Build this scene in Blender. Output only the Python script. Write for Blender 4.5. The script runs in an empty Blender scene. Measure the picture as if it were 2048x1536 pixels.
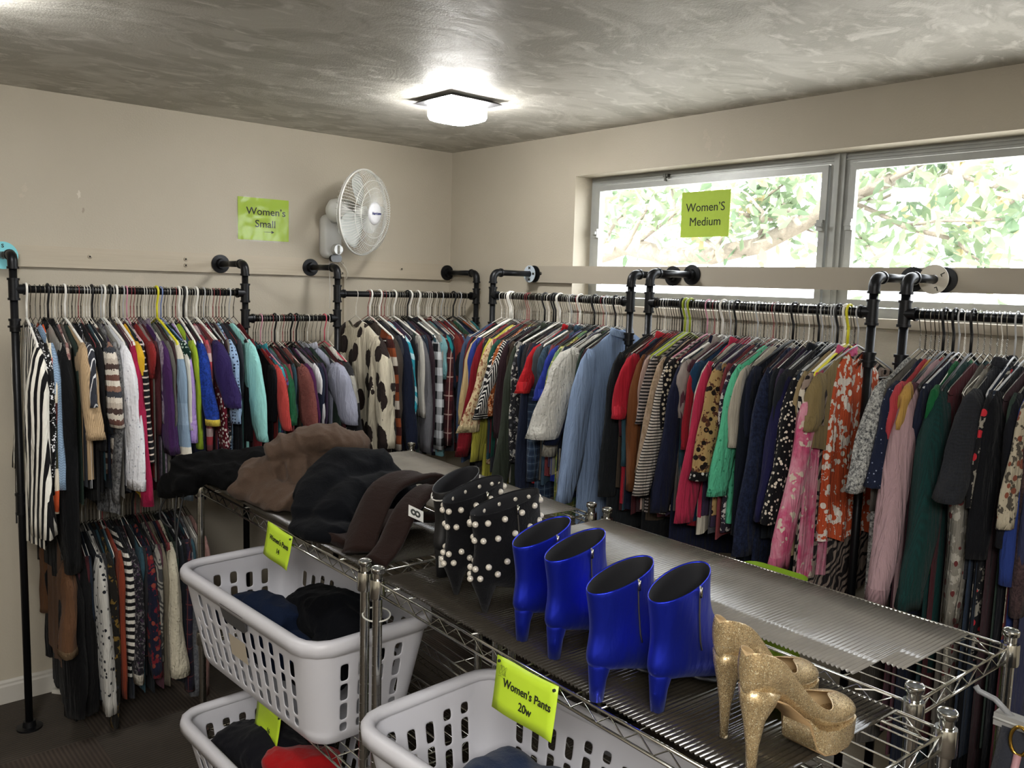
import bpy, bmesh, math, random
from mathutils import Vector, Matrix, noise
R = math.radians
PI = math.pi
COL = bpy.context.scene.collection
SC = bpy.context.scene

# ------------------------------------------------------------------ camera
CX, CY, CZ = -2.8746, -3.8320, 1.7410
YAW, PITCH, ROLL, FPX = .71859, .11411, .02939, 1726.2
_f = Vector((math.sin(YAW)*math.cos(PITCH), math.cos(YAW)*math.cos(PITCH), -math.sin(PITCH)))
_r0 = Vector((math.cos(YAW), -math.sin(YAW), 0)); _u0 = _r0.cross(_f)
_r = _r0*math.cos(ROLL) + _u0*math.sin(ROLL); _u = -_r0*math.sin(ROLL) + _u0*math.cos(ROLL)
cd = bpy.data.cameras.new('camera'); cam = bpy.data.objects.new('camera', cd); COL.objects.link(cam)
cd.sensor_width = 36; cd.lens = FPX/2048*36; cd.clip_start = .05
M = Matrix((_r, _u, -_f)).transposed().to_4x4(); M.translation = Vector((CX, CY, CZ)); cam.matrix_world = M
SC.camera = cam
def at(px, py, ax, val):
    """the point of the room seen at a pixel of the survey photograph, on the plane axis=val"""
    o = Vector((CX, CY, CZ)); d = _f + _r*((px-1024)/FPX) - _u*((py-768)/FPX)
    return o + d*((val-o[ax])/d[ax])

# ------------------------------------------------------------------ world, exposure, lights
SC.view_settings.view_transform = 'Standard'; SC.view_settings.look = 'None'
SC.view_settings.gamma = 1; SC.view_settings.exposure = 1.80; SC.view_settings.use_curve_mapping = False
w = bpy.data.worlds.new('sky'); SC.world = w; w.use_nodes = True
bg = w.node_tree.nodes['Background']; bg.inputs[0].default_value = (.93, .97, 1, 1); bg.inputs[1].default_value = 3.0
LAMP_W = 25.0          # ceiling fixtures
def area(name, loc, rot, sx, sy, power, color=(1, 1, 1)):
    l = bpy.data.lights.new(name, 'AREA'); l.shape = 'RECTANGLE'; l.size = sx; l.size_y = sy; l.energy = power; l.color = color
    o = bpy.data.objects.new(name, l); o.location = loc; o.rotation_euler = rot; COL.objects.link(o); return o

# added fill light behind the camera, lifts the room's overall brightness
area('rear_fill_light', (-3.6, -4.6, 2.40), (0, 0, 0), 1.2, 1.2, 44, (1, .98, .94))
sn = bpy.data.lights.new('sun', 'SUN'); sn.energy = 2.0; sn.angle = R(1); sn.color = (1, .97, .9); so_ = bpy.data.objects.new('sun', sn); COL.objects.link(so_); so_.rotation_euler = Vector((.62, .25, -.74)).to_track_quat('-Z', 'Y').to_euler()
# ------------------------------------------------------------------ materials
def lin(h):
    h = h.lstrip('#'); o = []
    for i in (0, 2, 4):
        c = int(h[i:i+2], 16)/255; o.append(c/12.92 if c <= .04045 else ((c+.055)/1.055)**2.4)
    return (*o, 1)
class N:
    def __init__(s, name):
        s.m = bpy.data.materials.new(name); s.m.use_nodes = True; s.t = s.m.node_tree; s.b = s.t.nodes['Principled BSDF']
        s.tc = None
    def n(s, typ, **kw):
        x = s.t.nodes.new(typ)
        for k, v in kw.items():
            if k.startswith('i_'):
                x.inputs[k[2:].replace('_', ' ')].default_value = v
            else: setattr(x, k, v)
        return x
    def l(s, a, b): s.t.links.new(a, b)
    def co(s):
        if not s.tc: s.tc = s.n('ShaderNodeTexCoord')
        return s.tc.outputs['Object']
    def xyz(s):
        q = s.n('ShaderNodeSeparateXYZ'); s.l(s.co(), q.inputs[0]); return q.outputs
    def math(s, op, a, b=None, c=None):
        x = s.n('ShaderNodeMath', operation=op)
        for i, v in enumerate((a, b, c)):
            if v is None: continue
            if isinstance(v, (int, float)): x.inputs[i].default_value = v
            else: s.l(v, x.inputs[i])
        return x.outputs[0]
    def mix(s, f, a, b):
        x = s.n('ShaderNodeMix', data_type='RGBA')
        for i, v in ((0, f), (6, a), (7, b)):
            if isinstance(v, (int, float, tuple)): x.inputs[i].default_value = v
            else: s.l(v, x.inputs[i])
        return x.outputs[2]
    def noise(s, scale, detail=3, rough=.5, vec=None, dist=0):
        x = s.n('ShaderNodeTexNoise'); x.inputs['Scale'].default_value = scale; x.inputs['Detail'].default_value = detail
        x.inputs['Roughness'].default_value = rough; x.inputs['Distortion'].default_value = dist
        s.l(vec or s.co(), x.inputs['Vector']); return x.outputs['Fac']
    def vor(s, scale, feat='F1', vec=None, out='Distance', rnd=1):
        x = s.n('ShaderNodeTexVoronoi', feature=feat); x.inputs['Scale'].default_value = scale; x.inputs['Randomness'].default_value = rnd
        s.l(vec or s.co(), x.inputs['Vector']); return x.outputs[out]
    def scaled(s, sc, vec=None):
        x = s.n('ShaderNodeMapping'); x.inputs['Scale'].default_value = sc; s.l(vec or s.co(), x.inputs['Vector']); return x.outputs[0]
    def bump(s, h, strength=.3, dist=.01, prev=None):
        x = s.n('ShaderNodeBump'); x.inputs['Strength'].default_value = strength; x.inputs['Distance'].default_value = dist
        s.l(h, x.inputs['Height'])
        if prev: s.l(prev, x.inputs['Normal'])
        return x.outputs[0]
    def set(s, **kw):
        for k, v in kw.items():
            i = s.b.inputs[k.replace('_', ' ')]
            if isinstance(v, (int, float, tuple)): i.default_value = v
            else: s.l(v, i)
        return s
_mc = {}
def plain(col, rough=.5, metal=0, name=None, **kw):
    k = ('p', col, rough, metal, tuple(kw.items()))
    if k not in _mc:
        s = N(name or 'plain_'+col); s.set(Base_Color=lin(col), Roughness=rough, Metallic=metal, **kw); _mc[k] = s.m
    return _mc[k]
def fab(spec):
    """fabric from a short description: 'kind:colour,colour,number'"""
    if spec in _mc: return _mc[spec]
    kind, a = spec.split(':'); a = a.split(',')
    cols = [lin(x) for x in a if len(x) == 6]; nums = [float(x) for x in a if len(x) != 6]
    s = N('fabric_'+spec.replace(':', '_').replace(',', '_')[:50])
    c1 = cols[0]; c2 = cols[1] if len(cols) > 1 else c1; c3 = cols[2] if len(cols) > 2 else c2
    X, Y, Z = s.xyz(); rough = .85
    nz = s.noise(9, 4, .6)
    def wave(c, per, duty=.5, wob=0):
        v = s.math('DIVIDE', c, per)
        if wob: v = s.math('ADD', v, s.math('MULTIPLY', s.noise(9, 1), wob*2))
        return s.math('LESS_THAN', s.math('FRACT', v), duty)
    H = s.scaled((24, 24, 3.2)); fold = s.noise(1, 4, .6, H, .6)
    if kind == 'S': col = c1
    elif kind == 'R': col = s.mix(s.math('MULTIPLY', s.math('ADD', s.math('SINE', s.math('MULTIPLY', s.math('ADD', X, Y), 900)), 1), .18), c1, (0.01, .01, .01, 1))
    elif kind == 'K':      # knit chevron rows
        zz = s.math('ADD', Z, s.math('MULTIPLY', s.math('PINGPONG', s.math('ADD', X, Y), .01), .6))
        col = s.mix(s.math('MULTIPLY', s.math('ADD', s.math('SINE', s.math('MULTIPLY', zz, 700)), 1), .2), c1, (0.01, .01, .01, 1))
    elif kind == 'H': col = s.mix(wave(Z, nums[0], nums[1] if len(nums) > 1 else .5), c1, c2)
    elif kind == 'V': col = s.mix(wave(s.math('ADD', X, Y), nums[0], nums[1] if len(nums) > 1 else .5, .12), c1, c2)
    elif kind == 'G': col = s.mix(wave(s.math('ADD', s.math('ADD', X, Y), s.math('MULTIPLY', Z, .6)), nums[0], nums[1] if len(nums) > 1 else .5), c1, c2)
    elif kind == 'P':
        p = nums[0]; q = s.math('ADD', X, Y)
        col = s.mix(s.math('MULTIPLY', wave(Z, p, .45), .55), c1, c2); col = s.mix(s.math('MULTIPLY', wave(q, p, .45), .5), col, c2)
        col = s.mix(s.math('MULTIPLY', s.math('MAXIMUM', wave(s.math('ADD', Z, p*.3), p, .07), wave(s.math('ADD', q, p*.3), p, .07)), .8), col, c3)
    elif kind == 'B':
        p = nums[0]; q = s.math('ADD', X, Y); u = wave(Z, p); v = wave(q, p)
        col = s.mix(s.math('MULTIPLY', s.math('ADD', u, v), .5), c1, c2)
    elif kind == 'D': col = s.mix(s.math('LESS_THAN', s.vor(nums[0], rnd=nums[2] if len(nums) > 2 else .7), nums[1] if len(nums) > 1 else .3), c1, c2)
    elif kind == 'F':
        sc = nums[0]; v = s.vor(sc); n2 = s.noise(sc*1.3, 3, .6)
        col = s.mix(s.math('GREATER_THAN', n2, .56), c1, c2); col = s.mix(s.math('LESS_THAN', v, .27), col, c3)
        if len(cols) > 3: col = s.mix(s.math('LESS_THAN', s.vor(sc*1.7), .2), col, cols[3])
    elif kind == 'Z':
        x = s.n('ShaderNodeTexWave', wave_type='BANDS', bands_direction='DIAGONAL'); x.inputs['Scale'].default_value = nums[0]
        x.inputs['Distortion'].default_value = 9; x.inputs['Detail'].default_value = 1; x.inputs['Detail Scale'].default_value = 1.2; s.l(s.co(), x.inputs['Vector'])
        col = s.mix(s.math('GREATER_THAN', x.outputs['Fac'], .5), c1, c2)
    elif kind == 'L':
        v = s.vor(nums[0], vec=s.scaled((1, 1, .62))); nn = s.math('MULTIPLY', s.noise(60, 2), .16)
        col = s.mix(s.math('LESS_THAN', s.math('ADD', v, nn), .56), c1, c2)
    elif kind == 'T': col = s.mix(s.math('MULTIPLY', s.math('SUBTRACT', s.noise(nums[0], 4, .6, dist=.6), .38), 5), c1, c2); col = s.mix(s.math('GREATER_THAN', s.noise(nums[0]*2.3, 2), .62), col, c3)
    elif kind == 'M': col = s.mix(s.math('MULTIPLY', s.math('SUBTRACT', s.noise(nums[0], 2, .8), .35), 3.4), c1, c2)
    elif kind == 'C':      # lace
        v = s.vor(nums[0] if nums else 55); col = s.mix(s.math('LESS_THAN', v, .17), c1, c2)
    elif kind == 'A':      # bands of several colours down the cloth
        per = nums[0]; fr = s.math('FRACT', s.math('DIVIDE', Z, per)); col = cols[0]; n_ = len(cols)
        nn = s.math('ADD', fr, s.math('MULTIPLY', s.math('SUBTRACT', s.noise(120, 1), .5), nums[1] if len(nums) > 1 else 0))
        for i in range(1, n_): col = s.mix(s.math('GREATER_THAN', nn, i/n_), col, cols[i])
    elif kind == 'Q':
        cell = s.vor(230, out='Color'); sp = s.n('ShaderNodeSeparateColor'); s.l(cell, sp.inputs[0])
        big = s.math('GREATER_THAN', s.noise(22, 2), .47)
        col = s.mix(s.math('MULTIPLY', s.math('GREATER_THAN', sp.outputs[0], .78), big), c1, c2); rough = .3
    elif kind == 'U': col = s.mix(s.noise(60, 4, .8), c1, c2)
    else: raise ValueError(spec)
    col = s.mix(s.math('MULTIPLY', s.math('SUBTRACT', nz, .45), .5), col, tuple([c1[0]*.5, c1[1]*.5, c1[2]*.5, 1])) if kind in 'SRK' else col
    nb = s.bump(fold, .85, .03)
    if kind in 'U': nb = s.bump(s.noise(110, 4, .8), 1, .012, nb)
    elif kind == 'C': nb = s.bump(s.vor(90), .5, .004, nb)
    else: nb = s.bump(s.noise(420, 2, .7), .35, .002, nb)
    s.set(Base_Color=col, Roughness=rough, Normal=nb, Sheen_Weight=.04); s.b.inputs['Specular IOR Level'].default_value = .12
    _mc[spec] = s.m; return s.m

# ------------------------------------------------------------------ mesh helpers
class MB:
    def __init__(s): s.v = []; s.f = []; s.mi = []; s.cur = 0
    def face(s, *i): s.f.append(i); s.mi.append(s.cur)
    def add(s, vs, fs):
        b = len(s.v); s.v += [tuple(x) for x in vs]
        for f in fs: s.f.append(tuple(b+i for i in f)); s.mi.append(s.cur)
    def box(s, x0, y0, z0, x1, y1, z1):
        s.add([(x0, y0, z0), (x1, y0, z0), (x1, y1, z0), (x0, y1, z0), (x0, y0, z1), (x1, y0, z1), (x1, y1, z1), (x0, y1, z1)],
              [(0, 3, 2, 1), (4, 5, 6, 7), (0, 1, 5, 4), (1, 2, 6, 5), (2, 3, 7, 6), (3, 0, 4, 7)]); return s
    def tube(s, pts, r, n=8, cap=True, closed=False):
        pts = [Vector(p) for p in pts]; m = len(pts); rr = r if isinstance(r, (list, tuple)) else [r]*m
        b = len(s.v); prev = None
        for i, p in enumerate(pts):
            a = pts[(i-1) % m] if (i > 0 or closed) else p; c = pts[(i+1) % m] if (i < m-1 or closed) else p
            d = (c-a).normalized() if (c-a).length > 1e-9 else Vector((0, 0, 1))
            if prev is None:
                x = d.cross(Vector((0, 0, 1)));
                if x.length < .1: x = d.cross(Vector((0, 1, 0)))
            else: x = prev - d*prev.dot(d)
            x.normalize(); y = d.cross(x); prev = x
            for k in range(n):
                t = 2*PI*k/n; s.v.append(tuple(p + x*(rr[i]*math.cos(t)) + y*(rr[i]*math.sin(t))))
        for i in range(m if closed else m-1):
            for k in range(n):
                j = (i+1) % m; s.face(b+i*n+k, b+i*n+(k+1) % n, b+j*n+(k+1) % n, b+j*n+k)
        if cap and not closed: s.face(*[b+k for k in range(n)][::-1]); s.face(*[b+(m-1)*n+k for k in range(n)])
        return s
    def rings(s, rings, cap0=True, cap1=True, closed=True):
        b = len(s.v); n = len(rings[0])
        for r in rings: s.v += [tuple(p) for p in r]
        for i in range(len(rings)-1):
            for k in range(n if closed else n-1):
                s.face(b+i*n+k, b+i*n+(k+1) % n, b+(i+1)*n+(k+1) % n, b+(i+1)*n+k)
        if cap0: s.face(*[b+k for k in range(n)][::-1])
        if cap1: s.face(*[b+(len(rings)-1)*n+k for k in range(n)])
        return s
    def lathe(s, prof, c=(0, 0, 0), n=24, axis='Z'):
        rs = []
        for r, z in prof:
            ring = []
            for k in range(n):
                t = 2*PI*k/n; a, b_ = r*math.cos(t), r*math.sin(t)
                p = {'Z': (a, b_, z), 'Y': (a, z, -b_), 'X': (z, a, b_)}[axis]
                ring.append((p[0]+c[0], p[1]+c[1], p[2]+c[2]))
            rs.append(ring)
        return s.rings(rs)
    def mesh(s, name, mats, smooth=True):
        me = bpy.data.meshes.new(name); me.from_pydata(s.v, [], s.f)
        for m in (mats if isinstance(mats, (list, tuple)) else [mats]): me.materials.append(m)
        me.polygons.foreach_set('material_index', s.mi)
        if smooth: me.polygons.foreach_set('use_smooth', [True]*len(s.f))
        me.update(); return me
    def build(s, name, mats, parent=None, smooth=True, loc=None, rot=None, auto=None):
        me = s.mesh(name, mats, smooth or auto is not None)
        if auto is not None: me.set_sharp_from_angle(angle=R(auto))
        return link(name, me, parent, loc, rot)
def link(name, me, parent=None, loc=None, rot=None):
    o = bpy.data.objects.new(name, me); COL.objects.link(o)
    if parent: o.parent = parent
    if loc is not None: o.location = loc
    if rot is not None: o.rotation_euler = rot
    return o
def tag(o, label=None, cat=None, group=None, kind=None):
    if label: o['label'] = label
    if cat: o['category'] = cat
    if group: o['group'] = group
    if kind: o['kind'] = kind
    return o
def thing(name, label, cat, loc=(0, 0, 0), rz=0, group=None):
    o = link(name, None, None, loc, (0, 0, rz)); o.empty_display_size = .05
    return tag(o, label, cat, group)
def fix_normals(o):
    bm = bmesh.new(); bm.from_mesh(o.data); bmesh.ops.recalc_face_normals(bm, faces=bm.faces); bm.to_mesh(o.data); bm.free(); return o
def copy_tree(o, parent=None):
    c = o.copy(); COL.objects.link(c); c.parent = parent
    for ch in o.children: copy_tree(ch, c)
    return c
def text_mesh(body, size, mat, name, parent, loc, rot, bold=.0, align='CENTER', shear=0, thick=.0004, sx=1):
    cu = bpy.data.curves.new('t', 'FONT'); cu.body = body; cu.size = size; cu.align_x = align; cu.align_y = 'CENTER'; cu.offset = bold; cu.extrude = thick; cu.shear = shear
    cu.resolution_u = 4
    tmp = bpy.data.objects.new('t', cu); COL.objects.link(tmp); dg = bpy.context.evaluated_depsgraph_get()
    me = bpy.data.meshes.new_from_object(tmp.evaluated_get(dg)); bpy.data.objects.remove(tmp); me.materials.clear(); me.materials.append(mat)
    o = link(name, me, parent, loc, rot); o.scale = (sx, 1, 1); return o
def apply_mods(o, mods):
    """bake a list of (type, settings) modifiers into the mesh"""
    for t, kw in mods:
        m = o.modifiers.new(t, t)
        for k, v in kw.items(): setattr(m, k, v)
    dg = bpy.context.evaluated_depsgraph_get(); me = bpy.data.meshes.new_from_object(o.evaluated_get(dg)); o.modifiers.clear(); old = o.data; o.data = me; bpy.data.meshes.remove(old); return o
BLACKPIPE = N('black_iron_pipe'); BLACKPIPE.set(Base_Color=lin('1c1d20'), Roughness=.38, Metallic=.6, Normal=BLACKPIPE.bump(BLACKPIPE.noise(300), .1, .001)); BLACKPIPE = BLACKPIPE.m
CHROME = plain('c9c9c4', .16, 1, 'chrome_wire'); WHITEP = plain('d9dad8', .4, 0, 'white_plastic')
# ------------------------------------------------------------------ room shell
CEIL = 2.44
def wall_mat():
    s = N('beige_wall_paint'); big = s.noise(1.3, 4, .6); a = s.mix(big, lin('aba393'), lin('bab2a2'))
    a = s.mix(s.math('MULTIPLY', s.math('GREATER_THAN', s.noise(5, 5, .7), .66), .25), a, lin('c6bba8'))
    s.set(Base_Color=a, Roughness=.62, Normal=s.bump(s.noise(130, 3, .6), .25, .004)); return s.m
WALL = wall_mat()
def ceil_mat():
    s = N('brushed_plaster_ceiling'); v = s.scaled((1, 1.0, 1)); rot = s.n('ShaderNodeMapping'); rot.inputs['Rotation'].default_value = (0, 0, R(35)); rot.inputs['Scale'].default_value = (1.5, 2.4, 1); s.l(s.co(), rot.inputs[0])
    n1 = s.noise(1.5, 5, .62, rot.outputs[0], 1.6); n2 = s.noise(4.5, 4, .6, rot.outputs[0], 1.2)
    f = s.math('MULTIPLY', s.math('SUBTRACT', n1, .45), 9); f2 = s.math('MULTIPLY', s.math('SUBTRACT', n2, .54), 7)
    a = s.mix(f, lin('a9a69d'), lin('bfbcb4')); a = s.mix(f2, a, lin('d6d3cc'))
    s.set(Base_Color=a, Roughness=s.math('ADD', .42, s.math('MULTIPLY', n2, .3)), Normal=s.bump(s.noise(160, 3, .6), .35, .004, s.bump(n1, .3, .02))); return s.m
def carpet_mat():
    s = N('brown_carpet_tiles'); X, Y, Z = s.xyz()
    t = s.math('FRACT', s.math('MULTIPLY', s.math('ADD', s.math('FLOOR', s.math('DIVIDE', X, .5)), s.math('FLOOR', s.math('DIVIDE', Y, .5))), .5))
    st = s.math('ADD', s.math('MULTIPLY', s.math('GREATER_THAN', t, .2), s.math('SINE', s.math('MULTIPLY', X, 420))), s.math('MULTIPLY', s.math('LESS_THAN', t, .2), s.math('SINE', s.math('MULTIPLY', Y, 420))))
    a = s.mix(s.noise(6, 4), lin('3a332b'), lin('5b5145')); a = s.mix(s.math('MULTIPLY', s.math('ADD', st, 1), .3), a, lin('1f1b17')); a = s.mix(s.math('MULTIPLY', t, .35), a, lin('4a2f26'))
    s.set(Base_Color=a, Roughness=.95, Normal=s.bump(s.noise(500, 3, .8), .8, .004, s.bump(st, .5, .003))); return s.m
RX0, RY0 = -5.2, -6.2
def struct(name, mb, mat, **k): o = mb.build(name, mat, **k); o['kind'] = 'structure'; return o
struct('floor', MB().box(RX0, RY0, -.1, 0, 0, 0), carpet_mat(), smooth=False)
struct('ceiling', MB().box(RX0, RY0, CEIL, .25, .15, CEIL+.1), ceil_mat(), smooth=False)
struct('wall_left', MB().box(RX0, 0, 0, .25, .15, CEIL), WALL, smooth=False)
WY0, WY1, WZ0, WZ1 = -4.7, -.950, 1.662, 2.248      # window opening in the right wall
m = MB(); m.box(0, WY1, 0, .2, 0, CEIL); m.box(0, RY0, 0, .2, WY0, CEIL); m.box(0, WY0, 0, .2, WY1, WZ0); m.box(0, WY0, WZ1, .2, WY1, CEIL)
struct('wall_right', m, WALL, smooth=False)
struct('wall_back', MB().box(RX0, RY0-.15, 0, .2, RY0, CEIL), WALL, smooth=False)
struct('wall_near', MB().box(RX0-.15, RY0, 0, RX0, 0, CEIL), WALL, smooth=False)
# baseboard on the left wall, with a rounded top edge
TRIMW = plain('b9b5ad', .45, name='trim_white')
def bb(name, x0, x1, axis='x'):
    prof = [(0, 0), (.016, 0), (.016, .07), (.012, .078), (.012, .086), (.004, .095), (0, .095)]
    rings = []
    for q in (x0, x1): rings.append([((q, -a, b) if axis == 'x' else (-a, q, b)) for a, b in prof])
    struct(name, MB().rings(rings), TRIMW, smooth=False)
bb('baseboard_left', -2.24, 0); bb('baseboard_right', RY0, 0, 'y')
# mounting boards
s_ = N('painted_board'); s_.set(Base_Color=s_.mix(s_.noise(2, 4, .6, s_.scaled((1, 1, 14))), lin('aea492'), lin('bab09e')), Roughness=.6, Normal=s_.bump(s_.noise(2, 4, .6, s_.scaled((2, 2, 60))), .25, .004)); BOARD = s_.m
o = struct('trim_1', MB().box(-2.9, -.019, 1.757, -.001, 0, 1.841), BOARD, smooth=False)
o = struct('trim_2', MB().box(-.021, -4.6, 1.757, -.002, -.66, 1.836), plain('a39b8d', .6, name='window_board_paint'), smooth=False)
SCREW = plain('3b3833', .5, .6)
for x, z in ((-1.845, 1.806), (-1.455, 1.812), (-1.455, 1.785), (-.68, 1.822), (-.68, 1.775), (-.33, 1.808)):
    t = thing('screw', 'painted screw head in the board along the left wall', 'screw', (x, -.019, z), 0, 'screws in the left board')
    MB().lathe([(.0, -.003), (.0085, -.0025), (.0092, 0)], n=12, axis='Y').build('screw_head', BOARD, t)
    MB().box(-.0035, -.0036, -.0035, .0035, -.0028, .0035).build('screw_slot', SCREW, t)
o = MB().lathe([(.0, -.0008), (.008, -.0008), (.008, 0)], n=16, axis='X').build('screw_hole', SCREW, None, loc=(-.021, -.755, 1.80))
tag(o, 'dark round screw hole in the window board near its left end', 'hole')
# wiring channel and cord under the fan
m = MB(); m.box(-.668, -.018, .9, -.652, 0, 1.757)
tag(m.build('cable_channel', plain('b3aa99', .5), auto=30), 'narrow vertical painted cable channel on the left wall below the fan', 'cable channel')
# chipped paint marks
def blotch(name, cx, cz, r, mat, label, seed):
    random.seed(seed); m = MB(); vs = [(cx, -.0006, cz)]
    for k in range(14): a = 2*PI*k/14; q = r*random.uniform(.45, 1.1); vs.append((cx+q*.5*math.cos(a), -.0006, cz+q*math.sin(a)))
    m.add(vs, [(0, 1+(k+1) % 14, 1+k) for k in range(14)]); return tag(m.build(name, mat, smooth=False), label, 'paint mark')
blotch('paint_chip', -1.875, 2.055, .018, plain('c9c3b6', .7), 'small pale chipped spot on the plain left wall', 3)
blotch('scuff_mark', -1.86, 1.99, .012, plain('9d9384', .7), 'faint scuff on the left wall below the pale chip', 5)

# ------------------------------------------------------------------ windows
ALU = N('weathered_aluminium'); ALU.set(Base_Color=ALU.mix(ALU.noise(9, 4, .6), lin('8b8e8d'), lin('aeb0ac')), Roughness=.42, Metallic=.25, Normal=ALU.bump(ALU.noise(60, 3), .15, .003)); ALU = ALU.m
g = N('window_glass'); t_ = g.t; tr = g.n('ShaderNodeBsdfTransparent'); gl = g.n('ShaderNodeBsdfGlossy'); gl.inputs['Roughness'].default_value = .02
mx = g.n('ShaderNodeMixShader'); mx.inputs[0].default_value = .05; g.l(tr.outputs[0], mx.inputs[1]); g.l(gl.outputs[0], mx.inputs[2]); g.l(mx.outputs[0], t_.nodes['Material Output'].inputs[0]); GLASS = g.m
FX0, FX1 = .11, .16
def window(n, y1, y0, sash=True):
    w_ = link('window_%d' % n, None, None, (0, 0, 0)); w_['kind'] = 'structure'
    z0, z1 = WZ0, WZ1; f = MB(); e = .035
    f.box(FX0, y0, z1-e, FX1, y1, z1); f.box(FX0, y0, z0, FX1, y1, z0+e); f.box(FX0, y0, z0+e, FX1, y0+e, z1-e); f.box(FX0, y1-e, z0+e, FX1, y1, z1-e)
    for k in range(1, 3): f.box(FX0-.005, y0+.004, z1-e*.33*k-.002, FX0, y1-.004, z1-e*.33*k+.002)
    f.build('window_frame', ALU, w_, auto=30)
    s = MB(); a, b, c, d = y0+e+.003, y1-e-.003, z0+e+.003, z1-e-.003; q = .025
    s.box(FX0-.012, a, d-q, FX0+.012, b, d); s.box(FX0-.012, a, c, FX0+.012, b, c+q); s.box(FX0-.012, a, c+q, FX0+.012, a+q, d-q); s.box(FX0-.012, b-q, c+q, FX0+.012, b, d-q)
    so = s.build('window_sash', ALU, w_, auto=30)
    MB().box(FX0-.002, a+q-.004, c+q-.004, FX0+.002, b-q+.004, d-q+.004).build('pane', GLASS, so, smooth=False)
    for (yy, zz) in ((a+.015, z0+.33), (b-.015, z0+.33)):
        l = MB(); l.box(-.014, -.012, -.02, 0, .012, .02); l.box(-.03, -.005, -.004, -.014, .005, .004); l.box(-.034, -.02, -.006, -.026, .006, .006); l.build('window_latch', ALU, so, auto=30, loc=(FX0-.012, yy, zz))
    if n == 1: l = MB(); l.box(-.02, -.012, -.006, 0, .012, .006); l.box(-.022, -.004, -.024, -.014, .004, .006); l.build('window_latch', plain('565652', .5, .6), w_, auto=30, loc=(FX0, y1-.45, z1-.02))
window(1, WY1, -2.190); window(2, -2.196, -3.45); window(3, -3.456, WY0)
m = MB(); m.box(FX0-.010, -2.215, WZ0, FX0, -2.171, WZ1); m.box(FX0-.020, -2.197, WZ0, FX0-.010, -2.189, WZ1); m.box(FX0-.010, -3.475, WZ0, FX0, -3.431, WZ1); struct('trim_3', m, ALU, auto=30)
struct('trim_4', MB().box(-.012, WY0, WZ0-.03, FX0, WY1+.02, WZ0+.001), plain('b0a797', .55, name='sill_paint'), smooth=False)

# ------------------------------------------------------------------ outside
struct('ground_outside', MB().box(.6, -40, -.6, 60, 40, -.5), plain('c9c5bd', .9, name='pale_bounce_ground'), smooth=False)  # ground made pale and neutral to bounce light up into the room
random.seed(11)
tree = thing('magnolia_tree', 'sunlit broad-leaved magnolia tree with spreading boughs outside the window', 'tree', (3.4, -1.2, -.5))
BARK = N('grey_bark'); BARK.set(Base_Color=BARK.mix(BARK.noise(12, 4, .7), lin('574f45'), lin('8d8476')), Roughness=.9, Normal=BARK.bump(BARK.noise(40, 4), .6, .02)); BARK = BARK.m
TX = 3.4; org = Vector((3.4, -1.2, -.5))
def branch(pts, r0, r1):
    P = []
    for a, b in zip(pts[:-1], pts[1:]):
        for k in range(5): P.append(a.lerp(b, k/5))
    P.append(pts[-1]); P = [p + noise.noise_vector(p*3)*.03 for p in P]
    rr = [r0+(r1-r0)*i/(len(P)-1) for i in range(len(P))]
    MB().tube([p-org for p in P], rr, 9).build('branch', BARK, tree)
bough = [at(*p, 0, TX) for p in ((1090, 560), (1190, 510), (1260, 492), (1340, 512), (1430, 515), (1520, 492), (1600, 450), (1690, 395), (1790, 360))]
branch(bough, .10, .055)
trunk = [Vector((3.4, -.0, -.5)), Vector((3.45, .1, .8)), bough[0]]; branch(trunk, .16, .1)
ends = []
for p0, p1, p2 in (((1200, 505), (1230, 440), (1300, 380)), ((1260, 495), (1350, 430), (1340, 350)), ((1420, 512), (1480, 430), (1600, 350)), ((1520, 492), (1530, 420), (1470, 370)), ((1600, 450), (1560, 400), (1530, 350)),
                   ((1690, 395), (1760, 400), (1900, 340)), ((1690, 395), (1800, 450), (2000, 440)), ((1690, 400), (1720, 480), (1760, 520)), ((1450, 512), (1400, 470), (1380, 440)), ((1790, 360), (1900, 300), (2100, 290)), ((1800, 450), (1900, 480), (1960, 520)), ((1900, 340), (2000, 370), (2100, 420)),
                   ((1260, 495), (1195, 450), (1150, 400)), ((1190, 510), (1150, 440), (1180, 350)), ((1250, 495), (1290, 420), (1250, 340)), ((1900, 300), (1800, 310), (1730, 350)), ((1900, 470), (1960, 440), (2060, 380)), ((1480, 430), (1560, 440), (1640, 470))):
    q = [at(*p, 0, TX+random.uniform(-.5, .5)) for p in (p0, p1, p2)]; branch(q, .022, .007); ends += [q[1].lerp(q[2], t) for t in (0, .25, .5, .75, 1)] + [q[0].lerp(q[1], .7)]
def leafmat():
    s = N('magnolia_leaves'); o = s.n('ShaderNodeTexVoronoi'); o.inputs['Scale'].default_value = 6; s.l(s.co(), o.inputs['Vector']); q = s.n('ShaderNodeSeparateColor'); s.l(o.outputs['Color'], q.inputs[0])
    a = s.mix(q.outputs[0], lin('5a7056'), lin('8a9877')); a = s.mix(s.math('GREATER_THAN', q.outputs[1], .8), a, lin('a89c78')); s.set(Base_Color=a, Roughness=.4)
    tl = s.n('ShaderNodeBsdfTranslucent'); s.l(a, tl.inputs[0]); mx = s.n('ShaderNodeMixShader'); mx.inputs[0].default_value = .35; s.l(s.b.outputs[0], mx.inputs[1]); s.l(tl.outputs[0], mx.inputs[2]); s.l(mx.outputs[0], s.t.nodes['Material Output'].inputs[0]); return s.m
m = MB()
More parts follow.
